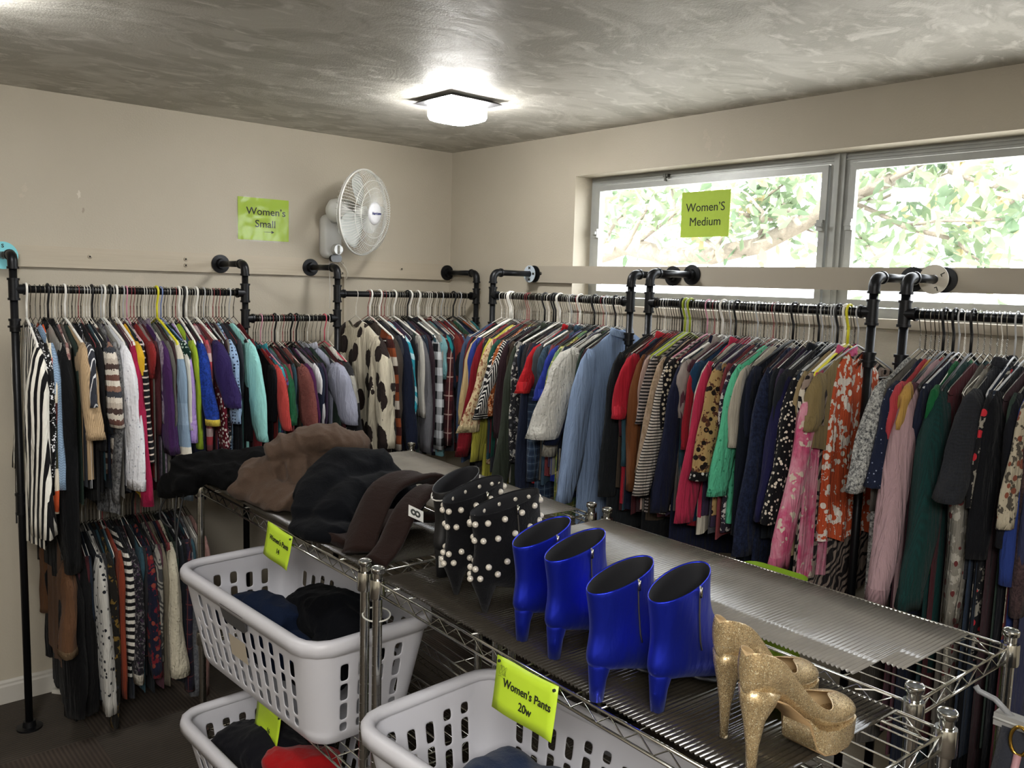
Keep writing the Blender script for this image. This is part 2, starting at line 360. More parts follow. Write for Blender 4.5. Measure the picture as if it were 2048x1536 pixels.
for e in ends:
    for _ in range(random.randint(11, 19)):
        c = e + Vector([random.gauss(0, .16) for _ in range(3)]) - org
        d = Vector([random.gauss(0, 1) for _ in range(3)]).normalized(); u = d.cross(Vector((random.random(), random.random(), 1))).normalized(); nn = d.cross(u); L = random.uniform(.10, .19); W_ = L*.2
        m.add([c, c+d*L*.35+u*W_+nn*.006, c+d*L*.4-nn*.008, c+d*L*.35-u*W_+nn*.006, c+d*L*.75+u*W_*.7, c+d*L*.75-u*W_*.7, c+d*L], [(0, 2, 1), (0, 3, 2), (1, 2, 4), (2, 3, 5), (2, 5, 6, 4)])
m.build('foliage', leafmat(), tree, smooth=True)
h = thing('house', 'pale neighbouring house with low shingle roof seen through the right window', 'house', (15, -8.5, -.5))
WHS = plain('c8c4ba', .8, name='pale_siding'); m = MB(); m.box(-2, -5, 0, 4, 5, 2.75); m.build('house_wall', WHS, h, smooth=False)
m = MB(); m.add([(-2.5, -5.4, 2.7), (-2.5, 5.4, 2.7), (1, -5.4, 4.3), (1, 5.4, 4.3), (4.5, -5.4, 2.7), (4.5, 5.4, 2.7)], [(0, 2, 3, 1), (2, 4, 5, 3), (0, 1, 5, 4), (0, 4, 2), (1, 3, 5)]); s = N('roof_shingles'); X, Y, Z = s.xyz(); s.set(Base_Color=s.mix(s.math('LESS_THAN', s.math('FRACT', s.math('DIVIDE', Z, .09)), .25), lin('b0aaa0'), lin('7c756c')), Roughness=.9); m.build('roof', s.m, h, smooth=False)
for y in (-2.4, 1.2, 3.4):
    f = MB(); f.box(-2.05, y-.5, 1.0, -2.0, y+.5, 2.1); wf = f.build('house_window', plain('e0e0dc', .5), h, smooth=False); MB().box(-2.06, y-.42, 1.08, -2.045, y-.04, 2.02).box(-2.06, y+.04, 1.08, -2.045, y+.42, 2.02).build('pane', plain('6f8796', .1), wf, smooth=False)

# ------------------------------------------------------------------ ceiling lights (square glass on a steel plate)
DIFF = N('lit_diffuser'); DIFF.set(Base_Color=(.9, .9, .9, 1)); DIFF.b.inputs['Emission Color'].default_value = (1, .985, .95, 1); DIFF.b.inputs['Emission Strength'].default_value = LAMP_W; DIFF = DIFF.m
def ceiling_light(x, y, label):
    t = thing('ceiling_light', label, 'ceiling light', (x, y, CEIL))
    p = MB(); a = .125
    p.add([(-a, -a, -.016), (a, -a, -.016), (a, a, -.016), (-a, a, -.016), (-a+.03, -a+.03, 0), (a-.03, -a+.03, 0), (a-.03, a-.03, 0), (-a+.03, a-.03, 0)], [(0, 1, 2, 3), (0, 4, 5, 1), (1, 5, 6, 2), (2, 6, 7, 3), (3, 7, 4, 0), (4, 7, 6, 5)])
    p.build('mounting_plate', plain('6e6f72', .35, .8), t, smooth=False)
    rings = []
    for (b, z) in ((.092, -.016), (.094, -.022), (.094, -.062), (.089, -.074), (.074, -.08)):
        ring = []
        for k in range(32):
            th = 2*PI*(k+.5)/32; cx, cy = math.cos(th), math.sin(th); e = 5; rr = b/((abs(cx)**e+abs(cy)**e)**(1/e)); ring.append((rr*cx, rr*cy, z))
        rings.append(ring)
    MB().rings(rings).build('diffuser', DIFF, t)
ceiling_light(-.805, -1.10, 'lit square glass ceiling light near the corner of the room')
ceiling_light(-2.56, -1.22, 'second lit square ceiling light, nearer the camera at upper left')
ceiling_light(-2.6, -4.6, 'third lit square ceiling light, behind the camera')

# ------------------------------------------------------------------ signs
GREEN = N('green_paper'); GREEN.set(Base_Color=GREEN.mix(GREEN.noise(40, 3), lin('9db838'), lin('a9c443')), Roughness=.7); GREEN = GREEN.m
INK = plain('15190a', .7, name='black_ink')
sg = thing('paper_sign', 'green sign in a crumpled clear sleeve on the left wall reading Women\'s Small', 'sign', (-1.0845, -.002, 2.009))
MB().box(-.125, -.001, -.096, .125, .0, .096).build('sheet', GREEN, sg, smooth=False)
random.seed(4); m = MB(); nx, nz = 26, 20
for j in range(nz+1):
    for i in range(nx+1):
        x = -.132+.264*i/nx; z = -.102+.204*j/nz; q = noise.noise(Vector((x*14, z*9, 2)))*.0022+abs(noise.noise(Vector((x*30, z*26, 7))))*.0022*(1.4 if x < 0.01 else .4)
        m.v.append((x, -.0035-q-.001, z))
for j in range(nz):
    for i in range(nx): a = j*(nx+1)+i; m.face(a, a+1, a+nx+2, a+nx+1)
sl = N('clear_sleeve'); tr = sl.n('ShaderNodeBsdfTransparent'); gl = sl.n('ShaderNodeBsdfGlossy'); gl.inputs['Roughness'].default_value = .12; fr = sl.n('ShaderNodeFresnel'); fr.inputs[0].default_value = 1.5
mx = sl.n('ShaderNodeMixShader'); sl.l(sl.math('MULTIPLY', fr.outputs[0], .75), mx.inputs[0]); sl.l(tr.outputs[0], mx.inputs[1]); sl.l(gl.outputs[0], mx.inputs[2]); sl.l(mx.outputs[0], sl.t.nodes['Material Output'].inputs[0])
m.build('plastic_sleeve', sl.m, sg)
text_mesh("Women’s", .047, INK, 'lettering', sg, (.012, -.0015, .034), (R(90), 0, 0), .0004, sx=1.05)
text_mesh("Small", .047, INK, 'lettering', sg, (.008, -.0015, -.022), (R(90), 0, 0), .0004, sx=1.05)
m = MB(); m.add([(.0, -.0015, -.0575), (.038, -.0015, -.0575), (.038, -.0015, -.0555), (.0, -.0015, -.0555), (.037, -.0015, -.064), (.052, -.0015, -.0565), (.037, -.0015, -.049)], [(0, 1, 2, 3), (4, 5, 6)]); m.build('arrow', INK, sg, smooth=False)
sg = thing('paper_sign', 'green sign taped on the window glass reading Women\'S Medium', 'sign', (FX0-.006, -1.70, 2.045), R(-90))
c = at(1410, 428, 0, FX0-.006); sg.location = c
MB().box(-.122, -.001, -.094, .122, .0, .094).build('sheet', GREEN, sg, smooth=False)
text_mesh("Women’S", .050, INK, 'lettering', sg, (0, -.0015, .027), (R(90), 0, 0), .0, sx=.98)
text_mesh("Medium", .050, INK, 'lettering', sg, (.002, -.0015, -.032), (R(90), 0, 0), .0, sx=.98)
t = thing('fill_light_housing', 'large flat housing added above the fill light behind the camera', 'ceiling light', (-3.6, -4.6, 2.405))  # added box that houses the rear fill light
MB().box(-.63, -.63, .005, .63, .63, .035).build('fill_housing_box', plain('d8d8d4', .5), t, smooth=False)
# ------------------------------------------------------------------ wire shelving
def post_mesh(H):
    prof = [(0, .0), (.0125, .0)]; z = .05
    while z < H-.06: prof += [(.0125, z), (.0118, z+.0004), (.0118, z+.0016), (.0125, z+.002)]; z += .0254
    prof += [(.0125, H-.001)]
    me = fix_mesh(MB().lathe(prof, n=16).mesh('post', CHROME)); me.set_sharp_from_angle(angle=R(25)); return me
def fix_mesh(me):
    bm = bmesh.new(); bm.from_mesh(me); bmesh.ops.recalc_face_normals(bm, faces=bm.faces); bm.to_mesh(me); bm.free(); return me
CAPM = plain('5a5c5c', .45, .2, 'grey_cap')
def wire_shelf(Lp, Dp, name, parent, h):
    m = MB(); r = .0033
    for (x0, y0, x1, y1) in ((0, 0, Dp, 0), (Dp, 0, Dp, Lp), (Dp, Lp, 0, Lp), (0, Lp, 0, 0)):
        a = Vector((x0, y0, 0)); b = Vector((x1, y1, 0)); d = (b-a).normalized(); L = (b-a).length; a2 = a+d*.017; b2 = b-d*.017
        m.tube([a2, b2], r, 7); m.tube([a2+Vector((0, 0, -.03)), b2+Vector((0, 0, -.03))], r, 7)
        n = max(4, round((L-.05)/.035)); zz = []
        for k in range(n+1): p = a2.lerp(b2, .02+.96*k/n); zz.append(p+Vector((0, 0, -.003 if k % 2 else -.028)))
        m.tube(zz, .0017, 5)
    k = 0; x = .04
    while x < Dp-.02: m.tube([(x, -.002, .0035), (x, Lp+.002, .0035)], .0019, 5); x += .0445
    for y in (.14, Lp*.33, Lp*.66, Lp-.14): m.tube([(0, y, -.001), (Dp, y, -.001)], .0026, 6)
    o = m.build(name, CHROME, parent, loc=(0, 0, h))
    for (x, y) in ((0, 0), (Dp, 0), (Dp, Lp), (0, Lp)):
        c = MB(); c.lathe([(.0135, .008), (.0185, .008), (.0195, .004), (.0205, -.036), (.0195, -.04), (.0135, -.04), (.0135, .008)], n=20); fix_normals(c.build('corner_collar', CHROME, o, loc=(x, y, 0), auto=40))
    return o
def unit(label, O, ang, Lp, Dp, levels, H=1.035):
    t = thing('wire_shelving', label, 'wire shelf', (O[0], O[1], 0), PI-ang); pm = post_mesh(H)
    for (x, y) in ((0, 0), (Dp, 0), (Dp, Lp), (0, Lp)):
        p = link('post', pm, t, (x, y, 0))
        m = MB(); m.lathe([(.013, H-.012), (.0165, H-.01), (.0175, H), (.0165, H+.003), (.0145, H+.001), (.0145, H-.002)], n=24); fix_normals(m.build('post_rim', CHROME, p)); m = MB(); m.lathe([(0, H-.004), (.008, H-.003), (.0145, H)], n=20); m.build('post_cap', CAPM, p)
        m = MB(); m.lathe([(0, 0), (.018, 0), (.018, .02), (.013, .028), (0, .028)], n=14); fix_normals(m.build('foot', plain('202124', .5), p))
    for h in levels: wire_shelf(Lp, Dp, 'shelf', t, h)
    return t
HT = 1.0
th = R(1.5); UB = (-.850, -2.0); T3 = unit('chrome wire shelving unit nearest the middle window rack', UB, th, 1.205, .435, (HT, .54, .10))
tf = R(2.6); UF = (-1.318, -2.085); T4 = unit('chrome wire shelving unit in front, holding the blue boots', UF, tf, 1.19, .435, (HT, .43, .10))
t2 = R(5.2); UC = (-.735, -.725); T2 = unit('chrome wire shelving unit beside the corner window rack, top empty', UC, t2, 1.205, .435, (HT, .54, .10))
t1 = R(1.5); UA = (-1.282, -.845); T1 = unit('chrome wire shelving unit under the pile of trousers', UA, t1, 1.165, .435, (HT, .447, .07))
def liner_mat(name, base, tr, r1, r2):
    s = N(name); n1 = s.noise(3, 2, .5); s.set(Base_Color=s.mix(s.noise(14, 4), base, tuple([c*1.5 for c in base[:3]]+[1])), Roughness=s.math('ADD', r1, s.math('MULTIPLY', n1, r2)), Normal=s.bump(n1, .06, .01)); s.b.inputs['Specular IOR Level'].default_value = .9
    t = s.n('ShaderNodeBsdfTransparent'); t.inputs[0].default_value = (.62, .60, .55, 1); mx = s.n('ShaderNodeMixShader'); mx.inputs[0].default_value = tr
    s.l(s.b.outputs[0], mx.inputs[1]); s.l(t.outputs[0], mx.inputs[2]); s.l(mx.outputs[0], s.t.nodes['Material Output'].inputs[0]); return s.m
LIN = liner_mat('smoky_ribbed_plastic', lin('2c2822'), .28, .12, .08); LIN2 = liner_mat('brightened_milky_plastic', lin('85817a'), .26, .08, .07)  # milky rear base raised to stand in for the bright window reflection
def liner(label, O, ang, x0, x1, y0, y1, notch=None, amp=.0024, mat=None):
    t = thing('shelf_liner', label, 'shelf liner', (O[0], O[1], HT+.0068), PI-ang); m = MB(); P = .0105; n = int((y1-y0)/P*6); xs = [x0+(x1-x0)*k/4 for k in range(5)]
    for j in range(n+1):
        y = y0+(y1-y0)*j/n
        for x in xs: m.v.append((x, y, .0018+amp*math.sin(2*PI*y/P)+.0012*noise.noise(Vector((x*9, y*9, 1)))))
    for j in range(n):
        y = y0+(y1-y0)*j/n
        for k in range(4):
            if notch and xs[k] >= notch[0] and y > notch[1]: continue
            a = j*5+k; m.face(a, a+1, a+6, a+5)
    o = m.build('ribbed_sheet', mat or LIN, t); apply_mods(o, [('SOLIDIFY', dict(thickness=.0008, offset=-1))]); return t
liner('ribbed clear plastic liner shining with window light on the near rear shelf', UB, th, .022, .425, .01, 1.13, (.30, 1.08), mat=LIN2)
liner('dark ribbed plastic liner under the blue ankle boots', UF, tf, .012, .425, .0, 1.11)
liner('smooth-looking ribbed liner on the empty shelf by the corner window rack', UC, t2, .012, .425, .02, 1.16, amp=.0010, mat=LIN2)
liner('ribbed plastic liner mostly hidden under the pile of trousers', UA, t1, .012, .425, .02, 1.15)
tt = MB(); tt.tube([(-1.738+.030*math.cos(a), -2.038+.045*math.sin(a), .905+.006*math.cos(a)) for a in [2*PI*k/20 for k in range(20)]], .0022, 6, closed=True); o = tt.build('cable_tie', plain('c9c8c0', .4)); tag(o, 'pale cable tie strapping two chrome posts together', 'cable tie')

# ------------------------------------------------------------------ laundry baskets
BSK = N('grey_white_basket_plastic'); BSK.set(Base_Color=lin('cfced4'), Roughness=.42, Normal=BSK.bump(BSK.noise(8, 3), .08, .01)); BSK = BSK.m
def rrect(a, b, r, n):
    """n points round a rectangle a x b with corner radius r, evenly spaced by length"""
    segs = []; P = []
    for cx, cy, t0 in ((a-r, b-r, 0), (-a+r, b-r, 90), (-a+r, -b+r, 180), (a-r, -b+r, 270)):
        for k in range(13): t = R(t0+7.5*k); P.append((cx+r*math.cos(t), cy+r*math.sin(t)))
    P.append(P[0]); L = [0]
    for p, q in zip(P[:-1], P[1:]): L.append(L[-1]+math.hypot(q[0]-p[0], q[1]-p[1]))
    out = []; j = 0
    for k in range(n):
        s = L[-1]*k/n
        while L[j+1] < s: j += 1
        f = (s-L[j])/max(1e-9, L[j+1]-L[j]); out.append((P[j][0]+(P[j+1][0]-P[j][0])*f, P[j][1]+(P[j+1][1]-P[j][1])*f))
    return out
def basket(label, cx, cy, z0, DX, LY, H, rz=0, grp=None):
    t = thing('laundry_basket', label, 'laundry basket', (cx, cy, z0), rz); A, B = DX/2, LY/2
    per = 2*(DX+LY)-.4; ncol = 20*round(per/.0115/20); rows = round((H-.10)/.0123)
    zs = [0, .03]+[.03+(H-.10)*(k+1)/(rows) for k in range(rows)]+[H-.045, H-.012]
    vs = []; m = MB()
    for z in zs:
        f = z/H; a = A-.055*(1-f)-.012; b = B-.055*(1-f)-.012
        if z == 0: a -= .012; b -= .012
        for p in rrect(a, b, .075 if f > .1 else .06, ncol): m.v.append((p[0], p[1], z))
    for j in range(len(zs)-1):
        for k in range(ncol):
            q = m.v[j*ncol+k]; side = abs(q[0]) > A-.12 and abs(q[1]) < B-.13; end = abs(q[1]) > B-.12 and abs(q[0]) < A-.11
            hole = False
            if 2 <= j < 2+rows-1 and (side or end):
                sub = (j-2+(2 if (k//10) % 2 else 0)) % 5; hole = (k % 5 in (1, 2)) and sub != 4
            if hole: continue
            k2 = (k+1) % ncol; m.face(j*ncol+k, j*ncol+k2, (j+1)*ncol+k2, (j+1)*ncol+k)
    MB().rings([[(p[0]*q, p[1]*q, z) for p in m.v[:ncol:4]] for q, z in ((1.0, .004), (.999, .0005), (.999, .0005), (1.0, .0035))]).build('basket_base', BSK, t, auto=30)
    o = m.build('basket_wall', BSK, t); apply_mods(o, [('SOLIDIFY', dict(thickness=.0032, offset=0)), ('SUBSURF', dict(levels=1))])
    prof = [(-.014, -.012), (-.010, .0), (-.002, .006), (.012, .006), (.02, .0), (.022, -.012), (.02, -.034), (.017, -.034), (.018, -.012), (.01, .0), (-.006, -.002), (-.011, -.014)]
    base = rrect(A-.02, B-.02, .075, 72); rings = []
    for k in range(72):
        p = base[k]; q0, q1 = base[k-1], base[(k+1) % 72]; tx, ty = q1[0]-q0[0], q1[1]-q0[1]; l = math.hypot(tx, ty); nx, ny = ty/l, -tx/l
        rings.append([(p[0]+nx*u, p[1]+ny*u, H-.006+v) for u, v in prof])
    rings.append(rings[0]); fix_normals(MB().rings(rings, False, False).build('rim', BSK, t))
    if grp:
        l_ = MB(); l_.box(-.0006, -.06, -.035, 0, .05, .035); l_.build('label_remnant', plain('b7ab98', .7), t, smooth=False, loc=(-A+.034, .03, H-.165), rot=(0, R(-9), 0))
    for s in (-1, 1):
        m = MB(); r2 = []
        for w_, z_ in ((.075, -.028), (.082, -.036), (.075, -.072), (.055, -.084)): r2.append([(s*(A-.005+.006*e-.22*(-z_-.03)), y, H+z_) for y, e in ((-w_, 0), (-w_, 1), (w_, 1), (w_, 0))])
        fix_normals(m.rings(r2).build('handle_grip', plain('4c4b4c', .6), t, auto=50))
    return t
B1 = basket('grey-white laundry basket of dark jeans on the middle shelf behind the chrome posts', -1.640, -1.435, .454, .45, .90, .333, R(2), True)
B2 = basket('grey-white laundry basket lowest at left, holding black and red clothes', -1.690, -1.545, .077, .47, .86, .255, R(1))
B3 = basket('grey-white laundry basket in the foreground under the Women\'s Pants 20w card', -1.640, -2.575, .437, .47, .86, .295, R(3))

# ------------------------------------------------------------------ soft heaps of clothing
def heap(name, label, cat, segs, mat, floor, vox=.011, amp=.010, fr=14, seed=0, group=None, smooth=6, flat=1):
    """cloth limbs given as polylines ((x,y,z)..., radius, squash) fused into one wrinkled piece resting on z=floor"""
    m = MB()
    for pts, r, sq in segs:
        P = [Vector(p) for p in pts]; D_ = []
        for a, b in zip(P[:-1], P[1:]):
            for k in range(4): D_.append(a.lerp(b, k/4))
        D_.append(P[-1]); rings = []
        for i, p in enumerate(D_):
            d = (D_[min(i+1, len(D_)-1)]-D_[max(i-1, 0)]).normalized(); x = d.cross(Vector((0, 0, 1)))
            if x.length < .15: x = Vector((0, 1, 0))
            x.normalize(); y = x.cross(d); e = r*(.72 if i in (0, len(D_)-1) else 1)
            rings.append([tuple(p+x*e*math.cos(a)+y*e*sq*math.sin(a)) for a in [2*PI*k/14 for k in range(14)]])
        m.rings(rings)
    o = fix_normals(m.build(name, mat)); apply_mods(o, [('REMESH', dict(mode='VOXEL', voxel_size=vox)), ('SMOOTH', dict(factor=.5, iterations=smooth))])
    me = o.data; off = Vector((seed*3.1, seed*1.7, seed)); nv = []
    for v in me.vertices:
        p = v.co; q = p*fr+off
        q = Vector((q.x*1.35, q.y*.8, q.z)); r1 = (1-abs(noise.noise(q+noise.noise_vector(q*.5)*1.3))*2.2)**3; r2 = (1-abs(noise.noise(q*2.1+noise.noise_vector(q*.9)*1.4))*2.2)**3
        nv.append(v.normal*(amp*.8*(r1-.2)+amp*.35*(r2-.2)))
    for v, d in zip(me.vertices, nv): v.co += d; v.co.z = max(v.co.z, floor+(.0005*(1+noise.noise(v.co*40)))) if flat else v.co.z
    c = Vector(nv[0]) if False else sum((v.co for v in me.vertices), Vector())/len(me.vertices); c.z = floor if flat else c.z
    for v in me.vertices: v.co -= c
    o.location = c; me.polygons.foreach_set('use_smooth', [True]*len(me.polygons)); apply_mods(o, [('SUBSURF', dict(levels=1))]); o.data.polygons.foreach_set('use_smooth', [True]*len(o.data.polygons))
    if label: tag(o, label, cat, group)
    return o
def cloth(c, c2=None, fuzz=.5, rough=.9, sheen=.3):
    s = N('cloth_'+c); a = s.mix(s.noise(7, 5, .65), lin(c), lin(c2 or c)); s.set(Base_Color=a, Roughness=rough, Sheen_Weight=sheen*.5, Normal=s.bump(s.noise(260, 3, .7), fuzz, .003, s.bump(s.noise(24, 5, .6, None, 1.0), .35, .012))); s.b.inputs['Specular IOR Level'].default_value = .08; return s.m
ZS = HT+.012
heap('trousers', 'brown faded cotton trousers heaped on top of the shelf pile', 'trousers', [
    (((-1.70, -1.12, ZS+.03), (-1.66, -1.25, ZS+.045), (-1.62, -1.42, ZS+.03)), .055, .75), (((-1.70, -1.15, ZS+.05), (-1.60, -1.22, ZS+.10), (-1.50, -1.24, ZS+.13)), .075, .8),
    (((-1.62, -1.20, ZS+.15), (-1.50, -1.30, ZS+.21), (-1.36, -1.36, ZS+.17)), .078, .62), (((-1.60, -1.26, ZS+.10), (-1.40, -1.34, ZS+.10)), .09, .8), (((-1.60, -1.32, ZS+.06), (-1.45, -1.33, ZS+.10), (-1.34, -1.38, ZS+.08)), .08, .8),
    (((-1.68, -1.20, ZS+.02), (-1.64, -1.40, ZS+.03)), .06, .6)], cloth('40332a', '5b4a3f', .5, sheen=.12), ZS, seed=1, amp=.02, fr=7, vox=.009, smooth=3)
heap('trousers', 'black trousers folded over, between the brown trousers and the dark brown ones', 'trousers', [
    (((-1.69, -1.60, ZS+.02), (-1.62, -1.52, ZS+.10), (-1.50, -1.50, ZS+.15), (-1.38, -1.52, ZS+.12), (-1.30, -1.57, ZS+.03)), .07, .55), (((-1.68, -1.66, ZS+.02), (-1.55, -1.60, ZS+.10), (-1.40, -1.62, ZS+.10), (-1.34, -1.66, ZS+.02)), .07, .6),
    (((-1.62, -1.50, ZS+.03), (-1.35, -1.55, ZS+.03)), .08, .5), (((-1.66, -1.50, ZS+.06), (-1.50, -1.46, ZS+.16), (-1.36, -1.52, ZS+.14)), .075, .6), (((-1.70, -1.56, ZS+.01), (-1.70, -1.68, ZS+.015), (-1.66, -1.76, ZS+.02)), .06, .5)], cloth('08090c', '0b0d12', .3, sheen=.03), ZS, seed=2, amp=.012, fr=4.5, vox=.009, smooth=3)
heap('jacket', 'black jacket sleeve hanging off the left end of the shelf', 'jacket', [
    (((-1.42, -.93, ZS+.06), (-1.55, -.93, ZS+.07), (-1.68, -.84, ZS+.04)), .07, .7), (((-1.60, -.97, ZS+.05), (-1.72, -.90, ZS+.04), (-1.80, -.78, ZS+.01)), .06, .6), (((-1.60, -.9, ZS+.02), (-1.70, -1.0, ZS+.02)), .06, .5), (((-1.80, -.80, ZS+.02), (-1.81, -.81, ZS-.05)), .06, .8), (((-1.78, -.88, ZS+.03), (-1.80, -.90, ZS-.02)), .05, .8), (((-1.50, -.93, ZS+.06), (-1.66, -.86, ZS+.07), (-1.80, -.78, ZS+.05)), .055, .8)], cloth('060607', '0a0a0b', .3, sheen=.02), ZS, seed=3, amp=.014, flat=0)
heap('beanie', 'black knitted hat behind the brown trousers', 'hat', [(((-1.42, -1.08, ZS+.04), (-1.38, -1.14, ZS+.12)), .085, .9), (((-1.45, -1.05, ZS+.03), (-1.33, -1.12, ZS+.05)), .09, .6)], cloth('101013', '1b1b1f', .7, sheen=.1), ZS, seed=4, amp=.008)
def strap(name, pts, r, mat, label=None, cat=None, parent=None): o = MB().tube([Vector(p)+Vector((0, 0, 0)) for p in pts], r, 6).build(name, mat, parent); return tag(o, label, cat)
for k, (a, b, c) in enumerate((((-1.81, -.86, .98), (-1.84, -.90, .88), (-1.83, -.92, .83)), ((-1.80, -.90, .99), (-1.86, -.96, .86), (-1.86, -1.0, .80)), ((-1.82, -.80, .97), (-1.87, -.76, .88), (-1.82, -.84, .86)))):
    A_, B_, C_ = Vector(a), Vector(b), Vector(c); P = [A_*(1-q)**2+B_*2*q*(1-q)+C_*q*q for q in [i/10 for i in range(11)]]
    strap('drawstring', P, .0038, plain('0c0c0d', .7), 'thin black drawstring dangling below the black jacket over the basket', 'drawstring')['group'] = 'drawstrings of the black jacket'
# dark brown trousers: two legs folded over into an arch
DB = cloth('1c1210', '261915', .4, sheen=.1)
def ribbon(pts, w, th, mat, name, parent=None, seed=0, n=10):
    P = [Vector(p) for p in pts]; Q = []
    for i in range(len(P)-1):
        p0, p1, p2, p3 = P[max(i-1, 0)], P[i], P[i+1], P[min(i+2, len(P)-1)]
        for k in range(6):
            t = k/6; Q.append(.5*((2*p1)+(p2-p0)*t+(2*p0-5*p1+4*p2-p3)*t*t+(3*p1-p0-3*p2+p3)*t**3))
    Q.append(P[-1]); rings = []; up = Vector((0, 1, .0))
    for i, p in enumerate(Q):
        d = (Q[min(i+1, len(Q)-1)]-Q[max(i-1, 0)]).normalized(); s = (Vector((.35, -.93, 0))); s = (s-d*s.dot(d)).normalized(); u = s.cross(d)
        ring = []
        for k in range(16):
            a = 2*PI*k/16; c_, s_ = math.cos(a), math.sin(a); wob = 1+.10*noise.noise(Vector((i*.25, k*.5, seed)))
            ring.append(tuple(p+s*w/2*c_*wob+u*(th/2*s_*wob+.006*math.sin(3*c_+i*.2+seed)*abs(s_))))
        rings.append(ring)
    return fix_normals(MB().rings(rings).build(name, mat, parent))
bt = thing('trousers', 'dark brown velvety trousers arched over the shelf edge with size sticker 8', 'trousers', (0, 0, 0))
ribbon([(-1.71, -1.90, ZS+.015), (-1.66, -1.86, ZS+.07), (-1.56, -1.80, ZS+.15), (-1.44, -1.80, ZS+.165), (-1.38, -1.84, ZS+.12), (-1.37, -1.88, ZS+.03)], .10, .030, DB, 'trouser_leg', bt, 1)
ribbon([(-1.72, -2.00, ZS+.015), (-1.66, -1.98, ZS+.05), (-1.57, -1.93, ZS+.12), (-1.47, -1.90, ZS+.155), (-1.40, -1.92, ZS+.11), (-1.38, -1.95, ZS+.03)], .075, .028, DB, 'trouser_leg', bt, 2)
ribbon([(-1.71, -1.78, ZS+.015), (-1.62, -1.76, ZS+.02), (-1.50, -1.78, ZS+.05), (-1.40, -1.82, ZS+.04)], .12, .03, DB, 'trouser_leg', bt, 3)
def sticker(body, loc, rot, w, h, size, parent, mat=None):
    s = link('size_sticker', None, parent, loc, rot); o = MB().box(-w/2, -h/2, 0, w/2, h/2, .0006).build('sticker_sheet', mat or plain('d3d0c8', .5), s, smooth=False)
    text_mesh(body, size, INK, 'lettering', s, (0, 0, .0008), (0, 0, 0), .0008); return s
sticker('8', (-1.585, -1.985, ZS+.118), (R(38), R(-38), R(55)), .036, .05, .045, bt)

# inside the baskets
heap('jeans', 'rolled dark blue jeans with pale waist label in the upper basket', 'jeans', [(((-1.78, -1.20, .66), (-1.72, -1.34, .70), (-1.70, -1.50, .68)), .07, .8), (((-1.72, -1.28, .60), (-1.70, -1.60, .60)), .08, .9), (((-1.60, -1.14, .62), (-1.72, -1.24, .68)), .055, .8)], cloth('10182a', '18233a', .4, sheen=.05), .48, seed=6, amp=.010, fr=12)
heap('trousers', 'black trousers filling the upper basket beside the rolled jeans', 'trousers', [(((-1.60, -1.30, .64), (-1.58, -1.60, .72), (-1.60, -1.76, .66)), .10, .8), (((-1.52, -1.25, .66), (-1.52, -1.70, .66)), .08, .9), (((-1.72, -1.62, .62), (-1.68, -1.76, .64)), .09, .8)], cloth('07080b', '0c0d12', .3, sheen=.03), .48, seed=7, amp=.015, fr=8)
heap('trousers', 'black trousers in the lowest basket at left', 'trousers', [(((-1.80, -1.24, .22), (-1.74, -1.44, .28), (-1.72, -1.60, .24)), .10, .8), (((-1.62, -1.25, .20), (-1.60, -1.5, .24)), .09, .8), (((-1.80, -1.5, .18), (-1.78, -1.8, .18)), .08, .8)], cloth('0e0e12', '17171d', .3, sheen=.1), .10, seed=8, amp=.010)
heap('shirt', 'bright red shirt crumpled in the lowest basket', 'shirt', [(((-1.80, -1.52, .30), (-1.72, -1.60, .31), (-1.62, -1.66, .30)), .055, .6), (((-1.78, -1.60, .27), (-1.66, -1.72, .28)), .06, .6)], cloth('8c1216', 'a51a1c', .3), .12, seed=9, amp=.010, fr=16)
heap('jeans', 'navy jeans under the red shirt in the lowest basket', 'jeans', [(((-1.80, -1.70, .22), (-1.66, -1.80, .24), (-1.60, -1.85, .22)), .08, .7), (((-1.82, -1.82, .18), (-1.60, -1.88, .18)), .07, .7)], cloth('141b2c', '1e2940', .4), .10, seed=10, amp=.008)
heap('jeans', 'folded dark blue jeans in the foreground basket', 'jeans', [(((-1.80, -2.42, .54), (-1.66, -2.40, .60), (-1.54, -2.40, .60)), .075, .6), (((-1.80, -2.56, .53), (-1.62, -2.52, .60), (-1.50, -2.5, .58)), .08, .6), (((-1.78, -2.48, .50), (-1.52, -2.48, .52)), .08, .8)], cloth('1a2740', '243451', .5), .46, seed=11, amp=.006, fr=9)
heap('jeans', 'charcoal jeans at the near end of the foreground basket', 'jeans', [(((-1.80, -2.74, .56), (-1.60, -2.72, .60), (-1.52, -2.72, .56)), .09, .7), (((-1.80, -2.86, .54), (-1.54, -2.86, .56)), .08, .7)], cloth('16171b', '22242a', .4), .46, seed=12, amp=.008)

